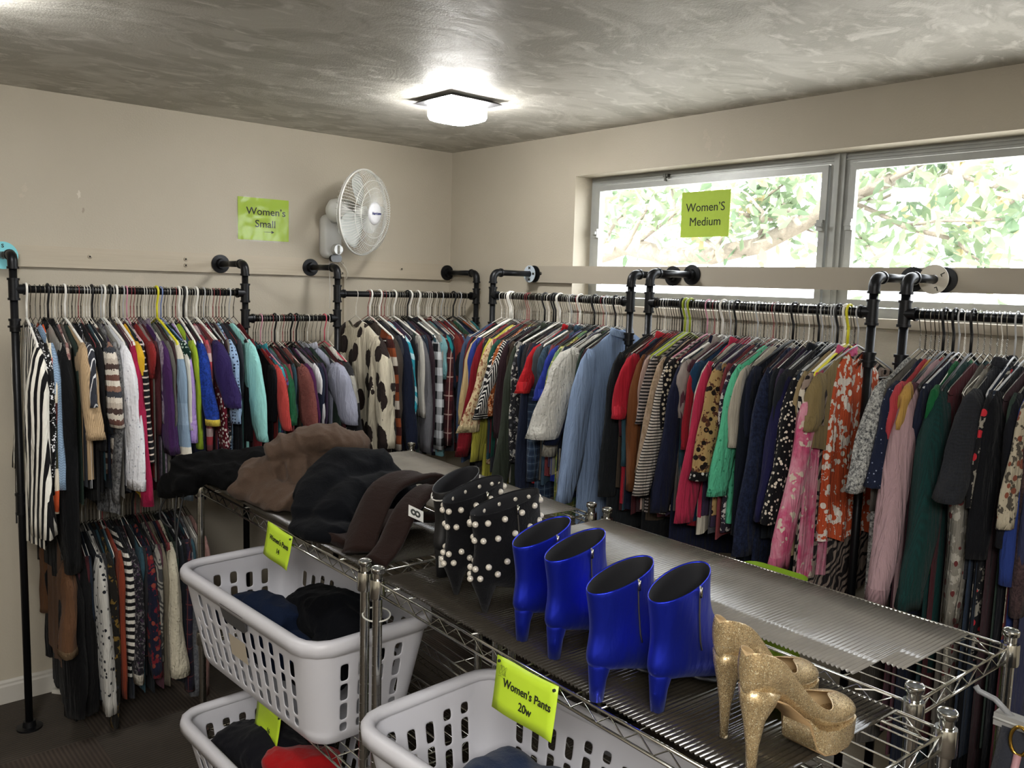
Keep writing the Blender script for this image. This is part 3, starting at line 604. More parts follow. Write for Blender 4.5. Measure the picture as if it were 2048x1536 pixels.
# shelf cards
LIME = N('lime_card'); LIME.set(Base_Color=LIME.mix(LIME.noise(20), lin('b4d52c'), lin('bfdd3a')), Roughness=.45); LIME = LIME.m
def card(label, loc, rx, ry, w, h, lines, holes, rzz=0, scrib=False):
    t = thing('shelf_card', label, 'card', loc, R(-90)+rzz); t.rotation_euler = (rx, ry, R(-90)+rzz)
    m = MB(); nx, nz = 8, 5
    m.v = [(-w/2+w*i/nx, .002*math.sin(i*.9+j*.5)-.0022, -h*j/nz) for j in range(nz+1) for i in range(nx+1)]
    for j in range(nz):
        for i in range(nx): a = j*(nx+1)+i; m.face(a, a+nx+1, a+nx+2, a+1)
    o = m.build('card_sheet', LIME, t); apply_mods(o, [('SOLIDIFY', dict(thickness=.0005, offset=0))])
    for body, size, x, z in lines: text_mesh(body, size, INK, 'lettering', t, (x, -.0055, z), (R(90), 0, 0), .0003, sx=.9)
    for x in holes: m = MB(); m.lathe([(0, -.0052), (.003, -.0052), (.003, -.001)], c=(x, 0, -.010), n=12, axis='Y'); m.build('punched_hole', INK, t)
    if scrib:
        pts = []
        for k in range(40): a = k*.62; pts.append((-.062+.009*math.sin(a*1.0)*(1-.3*math.sin(a*.3)), -.0055, -.024+.010*math.cos(a*1.37)))
        MB().tube(pts, .00025, 4).build('pen_scribble', plain('5c6b1a', .7), t); MB().tube([(-.074, -.0055, -.038), (-.066, -.0055, -.036), (-.054, -.0055, -.040)], .0003, 4).build('pen_scribble', plain('5c6b1a', .7), t)
    return t
card('lime green card reading Women\'s Pants 14 hanging over the upper basket', (-1.742, -1.515, 1.004), R(-8), R(4), .158, .102, [("Women's Pants", .021, .012, -.038), ('14', .021, .014, -.066)], (.071,))
card('lime green card reading Women\'s Pants 20w on the front shelf edge', (-1.788, -2.660, 1.002), R(-6), R(1), .172, .108, [("Women's Pants", .0235, .010, -.046), ('20w', .0235, .010, -.076)], (-.078, .078), R(1), True)
card('lime green card reading 16 partly hidden under the upper basket', (-1.752, -1.46, .435), R(-6), R(3), .158, .102, [('16', .021, .02, -.072)], (.071,))

# ------------------------------------------------------------------ shoes
def sat(): 
    s = N('blue_satin'); s.set(Base_Color=lin('2032c8'), Metallic=.85, Roughness=.33, Sheen_Weight=.1, Normal=s.bump(s.noise(3, 3, .5, s.scaled((8, 8, 3))), .25, .02)); s.b.inputs['Anisotropic'].default_value = .5; s.b.inputs['Specular IOR Level'].default_value = .7; s.b.inputs['Sheen Tint'].default_value = (.4, .5, 1, 1); return s.m
SATIN = sat(); SUEDE = cloth('0c0c0e', '131316', .5, sheen=.15); DARKIN = plain('0d0d12', .8, name='dark_lining')
BR_ = [(-.060, .205, .106, .240, .040), (-.056, .187, .106, .220, .039), (-.048, .152, .110, .182, .037), (-.046, .122, .120, .156, .036), (-.053, .096, .134, .138, .036), (-.056, .076, .148, .122, .037), (-.046, .060, .162, .108, .038), (.005, .050, .176, .095, .038),
       (.055, .036, .190, .082, .040), (.105, .020, .212, .070, .042), (.150, .008, .234, .058, .042), (.200, .003, .258, .040, .037), (.245, .003, .290, .028, .026), (.275, .004, .308, .018, .013), (.300, .006, .314, .012, .004)]
def boot_pt(i, th, S=BR_, k=1.0):
    bx, bz, tx, tz, w = S[i]; c = ((bx+tx)/2, (bz+tz)/2); h = ((tx-bx)/2, (tz-bz)/2); e = 1 if i < 6 else .85
    cs, sn = math.cos(th), math.sin(th)
    return Vector((c[0]+h[0]*cs, w*(abs(sn)**e)*(1 if sn > 0 else -1), c[1]+h[1]*cs))*k
def boot(name, label, loc, rz, mat, k=1.0, stiletto=False, pearls=False, grp=None):
    t = thing(name, label, 'boot', loc, rz, grp); n = 28
    m = MB(); m.rings([[tuple(boot_pt(i, 2*PI*j/n, k=k)) for j in range(n)] for i in range(len(BR_))], False, True)
    o = fix_normals(m.build('upper', [mat, DARKIN], t)); apply_mods(o, [('SOLIDIFY', dict(thickness=.003, offset=-1, material_offset=1, material_offset_rim=0)), ('SUBSURF', dict(levels=1))])
    r2 = []
    H_ = [(.088, -.046, .004, .022), (.060, -.0465, -.004, .0195), (.040, -.045, -.012, .016), (.0, -.042, -.017, .0125)] if not stiletto else [(.078, -.054, .02, .028), (.06, -.050, .006, .022), (.03, -.036, -.006, .011), (.0, -.026, -.014, .0055)]
    for z, x0, x1, w in H_: r2.append([((x0+x1)/2*k+(x1-x0)/2*k*math.cos(a), w*k*math.sin(a), z*k) for a in [2*PI*j/20 for j in range(20)]])
    fix_normals(MB().rings(r2).build('heel', mat, t))
    sol = [[(x*k, y*k, z*k) for x, y, z in ((x0, -w, z0), (x0, w, z0), (x0, w, z0-.004), (x0, -w, z0-.004))] for x0, w, z0 in ((.06, .028, .040), (.10, .036, .024), (.15, .038, .0085), (.2, .034, .0045), (.25, .022, .0045), (.29, .008, .005))]
    fix_normals(MB().rings(sol).build('sole', plain('111114', .6), t))
    z = MB(); pts = [boot_pt(i, -PI/2, k=k)+Vector((0, -.0012, 0)) for i in range(0, 6)]; z.tube(pts, .0016, 5); zo = z.build('zipper', plain('8d8a80', .3, .9), t)
    p0 = pts[0]; MB().box(-.003, -.002, -.018, .003, .0, .0).build('zip_pull', plain('b8b3a4', .25, 1), zo, loc=tuple(p0+Vector((0, -.002, -.002))))
    if pearls:
        for i, off in ((1, 0), (2, .5), (4, 0), (5, .5), (7, 0), (8, .5)):
            cnt = 13 if i < 7 else 9
            for j in range(cnt):
                th_ = 2*PI*(j+off)/cnt
                if i >= 7 and abs(math.pi-th_) < 1.0: continue
                p = boot_pt(i, th_, k=k); c = boot_pt(i, 0, k=k).lerp(boot_pt(i, PI, k=k), .5)
                q = link('pearl_stud', PEARL, t, p+(p-c).normalized()*.002)
    return t
pm = bmesh.new(); bmesh.ops.create_uvsphere(pm, u_segments=12, v_segments=8, radius=.0072); PEARL = bpy.data.meshes.new('pearl'); pm.to_mesh(PEARL); pm.free(); PEARL.polygons.foreach_set('use_smooth', [True]*len(PEARL.polygons)); PEARL.materials.append(plain('cfc8bb', .22, .15, 'pearl_glaze'))
ZB_ = HT+.0092
boot('ankle_boot', 'farthest of the four blue satin ankle boots', (-1.683, -2.555, ZB_), R(6), SATIN)
boot('ankle_boot', 'blue satin ankle boot second from the pearl-studded boots', (-1.690, -2.660, ZB_), R(4), SATIN)
boot('ankle_boot', 'blue satin ankle boot whose open top faces its nearest blue neighbour', (-1.752, -2.835, ZB_), R(2), SATIN)
boot('ankle_boot', 'nearest blue satin ankle boot, right beside the gold glitter heels', (-1.695, -2.925, ZB_), R(6), SATIN)
boot('ankle_boot', 'black suede ankle boot studded with pearls, the farther of the pair', (-1.640, -2.265, ZB_), R(6), SUEDE, 1.12, True, True)
boot('ankle_boot', 'black suede ankle boot studded with pearls, leaning against the blue boots', (-1.655, -2.395, ZB_), R(-4), SUEDE, 1.12, True, True)
b_ = boot('lace_up_boot', 'black lace-up boot with white cuff line behind the pearl-studded boots', (-1.585, -2.135, ZB_), R(20), plain('101012', .5), 1.08)
MB().tube([boot_pt(0, a, k=1.09)+Vector((0, 0, -.022)) for a in [2*PI*j/24 for j in range(24)]], .002, 6, closed=True).build('cuff_piping', plain('c9c6be', .5), b_)
for j in range(4): MB().tube([boot_pt(j+1, .5, k=1.09), boot_pt(j+1, 0, k=1.12), boot_pt(j+1, -.5, k=1.09)], .0022, 6).build('lace', plain('1d1d20', .7), b_)
sticker('7½', (-.055, -.026, .05), (R(80), 0, R(-45)), .036, .028, .02, b_)
def glit():
    s = N('gold_glitter'); v = s.n('ShaderNodeTexVoronoi'); v.inputs['Scale'].default_value = 800; s.l(s.co(), v.inputs['Vector']); q = s.n('ShaderNodeSeparateColor'); s.l(v.outputs['Color'], q.inputs[0])
    a = s.mix(q.outputs[0], lin('9c8461'), lin('c8b084')); a = s.mix(s.math('GREATER_THAN', q.outputs[1], .93), a, lin('f6ecc8')); nm = s.bump(q.outputs[2], .6, .002)
    s.set(Base_Color=a, Metallic=.6, Roughness=s.math('ADD', .22, s.math('MULTIPLY', q.outputs[0], .25)), Normal=nm); s.b.inputs['Coat Weight'].default_value = .5; s.b.inputs['Coat Roughness'].default_value = .12; return s.m
GOLD = glit(); LINING = plain('b59a72', .6, name='tan_lining')
PS = [(-.050, .151, .009, .040, 128), (-.045, .147, .018, .043, 126), (-.028, .142, .027, .046, 122), (.004, .134, .031, .045, 115), (.034, .118, .031, .042, 102), (.066, .094, .031, .040, 88), (.098, .068, .034, .036, 88), (.124, .050, .038, .034, 92), (.142, .041, .040, .031, 108), (.158, .036, .041, .029, 140), (.174, .033, .041, .027, 172), (.190, .031, .041, .026, 180), (.212, .030, .038, .024, 180), (.232, .030, .031, .020, 180), (.246, .032, .019, .014, 180), (.252, .036, .004, .006, 180)]
def pump(label, loc, rz, sc=1.08):
    t = thing('high_heel_pump', label, 'high-heeled shoe', loc, rz); t.scale = (sc, sc, sc)
    rings = []
    for x, zb, w, h, A in PS:
        rings.append([(x+.35*0, w*math.sin(a), zb+h-h*math.cos(a)) for a in [R(A)*(2*j/26-1) for j in range(27)]])
    o = fix_normals(MB().rings(rings, True, False, closed=False).build('upper', [GOLD, LINING], t)); apply_mods(o, [('SOLIDIFY', dict(thickness=.0018, offset=-1, material_offset=1, material_offset_rim=1)), ('SUBSURF', dict(levels=1))])
    if len(o.data.materials) > 1:
        pass
    r2 = [[((x0+x1)/2+(x1-x0)/2*math.cos(a), w*math.sin(a), z+dz*math.cos(a)) for a in [2*PI*j/18 for j in range(18)]] for z, x0, x1, w, dz in ((.146, -.047, .030, .029, -.012), (.126, -.045, .020, .024, -.008), (.100, -.038, .002, .015, 0), (.06, -.030, -.009, .0095, 0), (.0, -.025, -.011, .0065, 0))]
    fix_normals(MB().rings(r2).build('stiletto_heel', GOLD, t)); MB().lathe([(0, 0), (.007, 0), (.007, .005), (0, .005)], c=(-.018, 0, 0), n=12).build('heel_tip', plain('b8ab92', .5), t)
    pl = [[(x, y, z) for x, y, z in ((x0, -w, zt), (x0, w, zt), (x0, w*.94, zb), (x0, -w*.94, zb))] for x0, w, zt, zb in ((.098, .024, .072, .064), (.112, .033, .056, .020), (.13, .038, .048, .008), (.16, .041, .042, .002), (.2, .040, .040, .002), (.23, .032, .040, .004), (.248, .016, .040, .010))]
    fix_normals(MB().rings(pl).build('platform', GOLD, t, auto=40))
    so = [[(x, y, z) for x, y, z in ((x0, -w, z0), (x0, w, z0), (x0, w, z0-.0025), (x0, -w, z0-.0025))] for x0, w, z0 in ((.0, .024, .134), (.034, .024, .117), (.066, .025, .093), (.098, .027, .066), (.114, .032, .022), (.13, .036, .009), (.16, .038, .0025), (.2, .037, .0025), (.235, .028, .0045))]
    fix_normals(MB().rings(so).build('outsole', plain('9c7f5a', .55), t)); return t
pump('gold glitter high heel, the farther of the two, beside the blue boots', (-1.690, -3.055, ZB_), R(0), .98)
pump('gold glitter high heel nearest the bottom edge of the picture', (-1.770, -3.160, ZB_), R(-1), 1.0)
strap('price_string', [(-1.50, -3.17, 1.075), (-1.47, -3.19, 1.072), (-1.45, -3.21, 1.062)], .0012, plain('d8d5cc', .4), 'clear plastic price tag string sticking out of the nearest gold heel', 'tag string')
# ------------------------------------------------------------------ handbag and jeans past the shelf end
hb = thing('handbag', 'dark handbag with gold ring hanging at the right end of the shelving', 'handbag', (-1.08, -3.405, .575), R(-90)); m = MB(); rr = []
for z, a, b in ((0, .13, .05), (.02, .15, .06), (.2, .15, .055), (.33, .14, .03), (.345, .14, .022)): rr.append([(p[0], p[1], z) for p in rrect(a, b, min(b*.9, .03), 32)])
fix_normals(m.rings(rr).build('bag_body', cloth('23242a', '2f3138', .4), hb)); MB().box(-.15, -.014, .34, .15, .014, .365).build('top_bar', plain('9b9a97', .35, .3), hb, auto=30); MB().box(-.15, -.016, .352, .15, -.0145, .357).build('white_trim', plain('d0cfca', .4), hb)
gm = plain('c9a24a', .22, 1, 'gold_hardware'); MB().tube([(-.095+.016*math.cos(a), -.034, .335+.028*math.sin(a)) for a in [2*PI*k/18 for k in range(18)]], .0035, 8, closed=True).build('gold_ring', gm, hb)
MB().tube([(-.095, -.036, .308), (-.10, -.05, .22), (-.10, -.062, .12)], .007, 8).build('strap', plain('9c7478', .5), hb); MB().tube([(-.12, 0, .36), (-.155, .0, .385), (-.185, .0, .39), (-.192, .0, .398)], .006, 8).build('hanging_loop', plain('7c7d7f', .4), hb)
b = heap('jeans', 'light blue jeans behind the handbag at the bottom right corner', 'jeans', [(((-1.02, -3.36, .62), (-1.02, -3.36, .30), (-1.02, -3.36, .05)), .06, .7), (((-1.08, -3.42, .60), (-1.08, -3.42, .04)), .05, .7)], cloth('4a5d7c', '5d7396', .4), 0.003, seed=13, amp=.006)
hp = at(1535, 1146, 0, -.80)
b = thing('hamper', 'lime green hamper rim peeking over the back edge of the near shelf', 'hamper', (-.775, hp.y, 0)); b_s = [[(p[0], p[1], z) for p in rrect(a_, b_q, .04, 28)] for z, a_, b_q in ((0.003, .04, .07), (.3, .045, .08), (.7, .045, .09), (hp.z, .045, .10))]
fix_normals(MB().rings(b_s, True, False).build('hamper_wall', plain('86a82c', .5), b))
# ------------------------------------------------------------------ wall fan
fan = thing('wall_fan', 'white oscillating wall fan with round wire cage on the left wall', 'fan', (-.748, 0, 1.825))
m = MB(); rs = []
for y, a, b_q in ((0, .05, .105), (-.02, .052, .107), (-.045, .048, .10), (-.055, .038, .09)): rs.append([(p[0], y, p[1]+.125) for p in rrect(a, b_q, .035, 36)])
fix_normals(m.rings(rs).build('wall_base', WHITEP, fan))
m = MB(); m.lathe([(0, -.085), (.024, -.085), (.026, -.08), (.027, -.05)], c=(.01, 0, .062), n=24, axis='Y'); fix_normals(m.build('control_dial', plain('c6c6c4', .25, .3), fan, auto=40)); MB().box(-.003, -.092, -.02, .003, -.084, .02).build('dial_pointer', WHITEP, fan, loc=(.01, 0, .062))
m = MB(); rs = [[(.01+p[0], y, .02+p[1]) for p in rrect(.03, .018, .016, 24)] for y in (-.045, -.064)]; fix_normals(m.rings(rs).build('dark_panel', plain('17181a', .2), fan, auto=40))
MB().tube([(.0, -.05, .20), (-.005, -.075, .225), (-.014, -.10, .245)], .02, 12).build('tilt_neck', WHITEP, fan)
hd = link('fan_head', None, fan, (-.014, -.115, .245)); hd.rotation_euler = (R(4), 0, R(26))
MB().lathe([(0, .055), (.03, .05), (.052, .03), (.058, 0), (.056, -.05), (.05, -.075), (0, -.08)], n=28, axis='Y').build('motor_housing', WHITEP, hd); fix_normals(hd.children[0])
m = MB(); CR = .198; YB, YM, YF = -.085, -.145, -.20
for k in range(80):
    a = 2*PI*k/80; c_, s_ = math.cos(a), math.sin(a)
    m.tube([(q*c_, y, q*s_) for q, y in ((.05, YF-.004), (.09, YF-.008), (.14, YF-.002), (.18, YF+.018), (CR, YM))], .0012, 4, cap=False)
    if k % 2 == 0: m.tube([(q*c_, y, q*s_) for q, y in ((.05, YB), (.12, YB-.003), (.18, YB-.025), (CR, YM))], .0009, 4, cap=False)
for q, y, r in ((CR, YM, .0046), (CR, YM+.008, .0028), (.15, YF+.003, .0016), (.115, YF-.006, .0016), (.15, YB-.012, .0014)): m.tube([(q*math.cos(a), y, q*math.sin(a)) for a in [2*PI*k/60 for k in range(60)]], r, 5, closed=True)
m.build('wire_cage', plain('d8d8d4', .35, 0, 'white_wire'), hd)
bm_ = N('translucent_blade'); bm_.set(Base_Color=lin('d3d8d6'), Roughness=.3); bm_.b.inputs['Transmission Weight'].default_value = .25
for k in range(3):
    a0 = R(98+120*k); m = MB(); G = 9; Hh = 7
    for i in range(G+1):
        f = i/G; rad = .03+.15*f; wd = .03+.055*math.sin(min(1, f*1.15)*PI*.62)
        for j in range(Hh+1):
            g_ = j/Hh-.5; aa = a0+g_*wd/max(rad, .05)*1.7*(1 if f < .95 else .8)+.25*f; m.v.append((rad*math.cos(aa), -.13-g_*.035, rad*math.sin(aa)))
    for i in range(G):
        for j in range(Hh): q = i*(Hh+1)+j; m.face(q, q+1, q+Hh+2, q+Hh+1)
    o = m.build('fan_blade', bm_.m, hd); apply_mods(o, [('SOLIDIFY', dict(thickness=.0022, offset=0))])
MB().lathe([(0, -.155), (.03, -.152), (.034, -.11), (0, -.105)], n=20, axis='Y').build('blade_hub', WHITEP, hd)
fix_normals(MB().lathe([(0, YF-.017), (.04, YF-.016), (.052, YF-.009), (.052, YF-.002), (0, YF-.002)], n=36, axis='Y').build('cage_badge', plain('dcdde2', .35), hd))
text_mesh('Hurricane', .019, plain('27306e', .5), 'lettering', hd, (0, YF-.0178, .0), (R(90), R(-4), 0), .0004)
strap('pull_cord', [(-.765, -.04, 1.84), (-.762, -.045, 1.70), (-.765, -.05, 1.60)], .0012, WHITEP, None, None, None); o = bpy.data.objects['pull_cord']; tag(o, 'thin white pull cord hanging below the wall fan', 'cord')
P = [(-.735, -.03, 1.85), (-.700, -.04, 1.83), (-.668, -.032, 1.80), (-.655, -.030, 1.775), (-.658, -.026, 1.755), (-.660, -.022, 1.745)]; strap('power_cord', P, .0024, plain('c9c4b6', .5), 'white power cord looping from the wall fan into the channel', 'cord')
# floor-level odds and ends at the left
sh = thing('sneaker', 'black shoe with white sole on the carpet below the left rack', 'shoe', (at(112, 1384, 2, 0).x+.03, at(112, 1384, 2, 0).y-.0, 0), R(40)); fix_normals(MB().rings([[(x+.0*c, w*math.sin(a), z0+h*(.5+.5*math.cos(a))) for a in [2*PI*k/16 for k in range(16)] for c in (0,)] for x, w, z0, h in ((-.03, .02, .018, .06), (0, .034, .018, .075), (.08, .036, .018, .07), (.15, .042, .018, .05), (.2, .04, .018, .04), (.235, .022, .018, .03))]).build('shoe_upper', plain('121214', .7), sh))
fix_normals(MB().rings([[(x, y, z) for x, y, z in ((x0, -w, .02), (x0, w, .02), (x0, w, 0.001), (x0, -w, 0.001))] for x0, w in ((-.04, .026), (0, .037), (.08, .037), (.15, .044), (.2, .043), (.24, .024))]).build('shoe_sole', plain('c2bfb6', .6), sh, smooth=False))
# ------------------------------------------------------------------ pipe racks
D = .28; PR = .0135
def flange(c, normal, parent):
    m = MB(); ax = 'Y' if normal == 'y' else 'X'
    m.lathe([(.0, 0), (.041, 0), (.041, -.006), (.024, -.008), (.021, -.02), (.021, -.026), (0, -.026)], c=c, n=28, axis=ax)
    o = fix_normals(m.build('wall_flange', BLACKPIPE, parent, auto=35))
    for k in range(4):
        a = PI/4+PI/2*k+.3; u, v = .032*math.cos(a), .032*math.sin(a)
        p = (c[0]+u, c[1]-.0066, c[2]+v) if ax == 'Y' else (c[0]-.0066, c[1]+u, c[2]+v)
        MB().lathe([(0, 0), (.0035, 0), (.0035, .0012)], c=p, n=8, axis=ax).build('flange_screw', plain('4a4b4e', .4, .8), o)
def fitting(pts, r, parent, name):
    MB().tube(pts, r, 16).build(name, BLACKPIPE, parent, auto=40)
def pole(s, side, parent, rails, elbow=True, top=1.797):
    """s along the wall; side 'L' (left wall) or 'W' (window wall); rails = [(z, directions)]"""
    P = (lambda s_, d, z: (s_, -d, z)) if side == 'L' else (lambda s_, d, z: (-d, s_, z))
    wf = .019 if side == 'L' else .021
    MB().tube([P(s, D, .02), P(s, D, top-.03)], PR, 16).build('upright_pipe', BLACKPIPE, parent)
    m = MB(); m.lathe([(0, 0), (.045, 0), (.045, .007), (.024, .009), (.021, .03), (0, .03)], c=P(s, D, 0), n=24); fix_normals(m.build('foot_flange', BLACKPIPE, parent, auto=35))
    if elbow:
        MB().tube([P(s, wf+.02, top), P(s, D-.03, top)], PR, 16).build('wall_pipe', BLACKPIPE, parent)
        arc = [P(s, D-.045, top), P(s, D-.03, top)] + [P(s, D-.03+.03*math.sin(a), top-.03+.03*math.cos(a)) for a in [R(15*k) for k in range(1, 7)]] + [P(s, D, top-.045)]
        m = MB(); m.tube(arc, .0175, 16); m.tube([P(s, D-.05, top), P(s, D-.042, top)], .0205, 16); m.tube([P(s, D, top-.042), P(s, D, top-.05)], .0205, 16); m.build('elbow_fitting', BLACKPIPE, parent, auto=40)
        flange(P(s, wf, top), 'y' if side == 'L' else 'x', parent)
    for z, dirs in rails:
        m = MB(); m.tube([P(s, D, z-.035), P(s, D, z+.035)], .0178, 16); m.tube([P(s, D, z-.04), P(s, D, z-.032)], .021, 16); m.tube([P(s, D, z+.032), P(s, D, z+.04)], .021, 16)
        for dd in dirs: m.tube([P(s, D, z), P(s+dd*.034, D, z)], .0175, 16); m.tube([P(s+dd*.03, D, z), P(s+dd*.038, D, z)], .0205, 16)
        m.build('tee_fitting', BLACKPIPE, parent, auto=40)
    m = MB(); m.tube([P(s, D, 1.52), P(s, D, 1.565)], .0178, 16); m.tube([P(s, D, 1.535), P(s, D, 1.542)], .024, 16); m.tube([P(s, D, 1.559), P(s, D, 1.567)], .021, 16)
    if not any(abs(z-1.57) < .05 for z, _ in rails): m.build('pipe_coupling', BLACKPIPE, parent, auto=40)
def rail(s0, s1, side, z, parent):
    P = (lambda s_: (s_, -D, z)) if side == 'L' else (lambda s_: (-D, s_, z))
    MB().tube([P(s0+.01), P(s1-.01)], PR, 16).build('hanging_rail', BLACKPIPE, parent)
ZL, ZM, ZC, ZW, ZB = 1.674, 1.565, 1.678, 1.690, .88
rk = thing('pipe_clothes_rack', 'black pipe clothes rack running along the left wall in stepped sections', 'clothes rack', (-1.3, -D, 0))
rk.location = (0, 0, 0)
pole(-2.175, 'L', rk, [(ZL, [1]), (ZB, [1])]); pole(-1.30, 'L', rk, [(ZL, [-1]), (ZM, [1]), (ZB, [-1])]); pole(-.855, 'L', rk, [(ZC, [1]), (ZM, [-1])]); pole(-.035, 'L', rk, [(ZC, [-1])])
rail(-2.175, -1.30, 'L', ZL, rk); rail(-1.30, -.855, 'L', ZM, rk); rail(-.855, -.035, 'L', ZC, rk); rail(-2.175, -1.30, 'L', ZB, rk)
rw1 = thing('pipe_clothes_rack', 'black pipe clothes rack under the window, next to the room corner', 'clothes rack')
pole(-1.56, 'W', rw1, [(ZW, [1])]); pole(-.71, 'W', rw1, [(ZW, [-1])]); rail(-1.56, -.71, 'W', ZW, rw1)
rw2 = thing('pipe_clothes_rack', 'black pipe clothes rack in the middle of the window wall', 'clothes rack')
pole(-2.545, 'W', rw2, [(ZW, [1])]); pole(-1.655, 'W', rw2, [(ZW, [-1])], top=1.803); rail(-2.545, -1.655, 'W', ZW, rw2)
rw3 = thing('pipe_clothes_rack', 'black pipe clothes rack at the right edge, under the second window', 'clothes rack')
pole(-2.645, 'W', rw3, [(ZW, [-1])]); pole(-3.55, 'W', rw3, [(ZW, [1])]); rail(-3.55, -2.645, 'W', ZW, rw3)
# size discs hung on the wall pipes
def disc(name, label, c, side, col, letters, r=.043, tilt=0):
    t = thing(name, label, 'size disc', c, 0 if side == 'L' else R(-90)); m = MB()
    m.rings([[(q*math.cos(2*PI*k/36), y, q*math.sin(2*PI*k/36)) for k in range(36)] for q, y in ((.0145, -.002), (r, -.002), (r, 0), (.0145, 0), (.0145, -.002))], False, False)
    fix_normals(m.build('ring_plate', plain(col, .45), t, smooth=False))
    for L, ang in letters:
        a = R(ang); text_mesh(L, .019, INK, 'letter', t, ((r*.68)*math.sin(a), -.0026, (r*.68)*math.cos(a)), (R(90), 0, 0) if not tilt else (R(90), R(ang), 0), .0005)
    return t
disc('size_disc', 'turquoise round size disc lettered S at the far left rack end', (-2.163, -.055, 1.797), 'L', '7fd0dc', [('S', 0), ('S', 120), ('S', 240)], .052)
disc('size_disc', 'pale blue round size disc lettered M on the pipe next to the corner', (-.052, -.71, 1.797), 'W', 'b9c6d2', [('M', 0), ('M', 90), ('M', 180), ('M', 270)], .041)
disc('size_disc', 'cream round size disc lettered L on the right pair of pipes', (-.10, -2.645, 1.797), 'W', 'd5cfc2', [('L', 60), ('L', 160), ('L', 290)], .046, 1)

# ------------------------------------------------------------------ hangers
def hanger_proto(name, kind, col):
    m = MB(); r = {'wire': .0014, 'plastic': .0042, 'slim': .0026}[kind]
    wr = .0165+r
    pts = [(-wr, 0, -.012)] + [(-wr*math.cos(a), 0, wr*math.sin(a)) for a in [R(18*k) for k in range(0, 11)]] + [(wr*.9, 0, -.012), (wr*.45, 0, -.034), (0, 0, -.052), (0, 0, -.062)]
    if kind == 'wire':
        m.tube(pts, r, 5); N_ = 22
        for s in (0, PI): m.tube([(.0017*math.cos(s+k*1.1), .0017*math.sin(s+k*1.1), -.058-.045*k/N_) for k in range(N_+1)], r*.8, 4)
        hk = m.build('hook', col, None); m = MB()
        m.tube([(0, 0, -.10), (.02, 0, -.108), (.185, 0, -.187), (.2, 0, -.2), (.19, 0, -.21), (-.19, 0, -.21), (-.2, 0, -.2), (-.185, 0, -.187), (-.02, 0, -.108), (0, 0, -.10)], r, 5)
    else:
        m.tube(pts+[(0, 0, -.102)], r, 7); hk = m.build('hook', col, None); m = MB()
        m.tube([(-.17, 0, -.212), (-.198, 0, -.205), (-.202, 0, -.196), (-.19, 0, -.186), (-.04, 0, -.12), (0, 0, -.105), (.04, 0, -.12), (.19, 0, -.186), (.202, 0, -.196), (.198, 0, -.205), (.17, 0, -.212)], r*1.15, 7)
        m.tube([(-.18, 0, -.212), (.18, 0, -.212)], r*.9, 6)
    bd = m.build('shoulder_frame', col, None)
    me = (hk.data, bd.data); bpy.data.objects.remove(hk); bpy.data.objects.remove(bd); return me
HG = {}
for k, (kd, c, desc) in {'ws': ('wire', plain('96948d', .28, 1), 'silver wire'), 'wd': ('wire', plain('3a342c', .35, .9), 'dark wire'), 'ww': ('wire', plain('d9d6ce', .4), 'white coated wire'), 'pw': ('plastic', plain('e2e0da', .4), 'white plastic'),
                         'pk': ('plastic', plain('191a1c', .4), 'black plastic'), 'py': ('plastic', plain('d6cf2c', .4), 'yellow plastic'), 'pg': ('plastic', plain('93a32b', .4), 'olive green plastic'), 'pr': ('slim', plain('c2475c', .45), 'pink red'), 'pp': ('slim', plain('c58a9e', .45), 'pale pink'),
                         'pb': ('slim', plain('6b7fb5', .45), 'blue'), 'wr': ('wire', plain('8c3a3f', .4, .2), 'dark red coated wire'), 'pl': ('slim', plain('aeb0b2', .3), 'grey plastic'), 'sk': ('slim', plain('8e8a86', .2, .4), 'clear grey plastic')}.items():
    HG[k] = (hanger_proto(k, kd, c), desc)
def hang_frame(rack, s, z): return ((s, -D, z), R(-90)) if rack in 'ABCE' else ((-D, s, z), PI)
def hanger(kind, rack, s, z, rot, tilt, railname):
    (a, b), desc = HG[kind]; loc, rz = hang_frame(rack, s, z)
    t = thing('clothes_hanger', '%s hanger on the %s' % (desc, railname), 'hanger', loc, rz+rot, '%s hangers on the %s' % (desc, railname))
    t.rotation_euler.x = tilt
    link('hook', a, t); link('shoulder_frame', b, t); return t

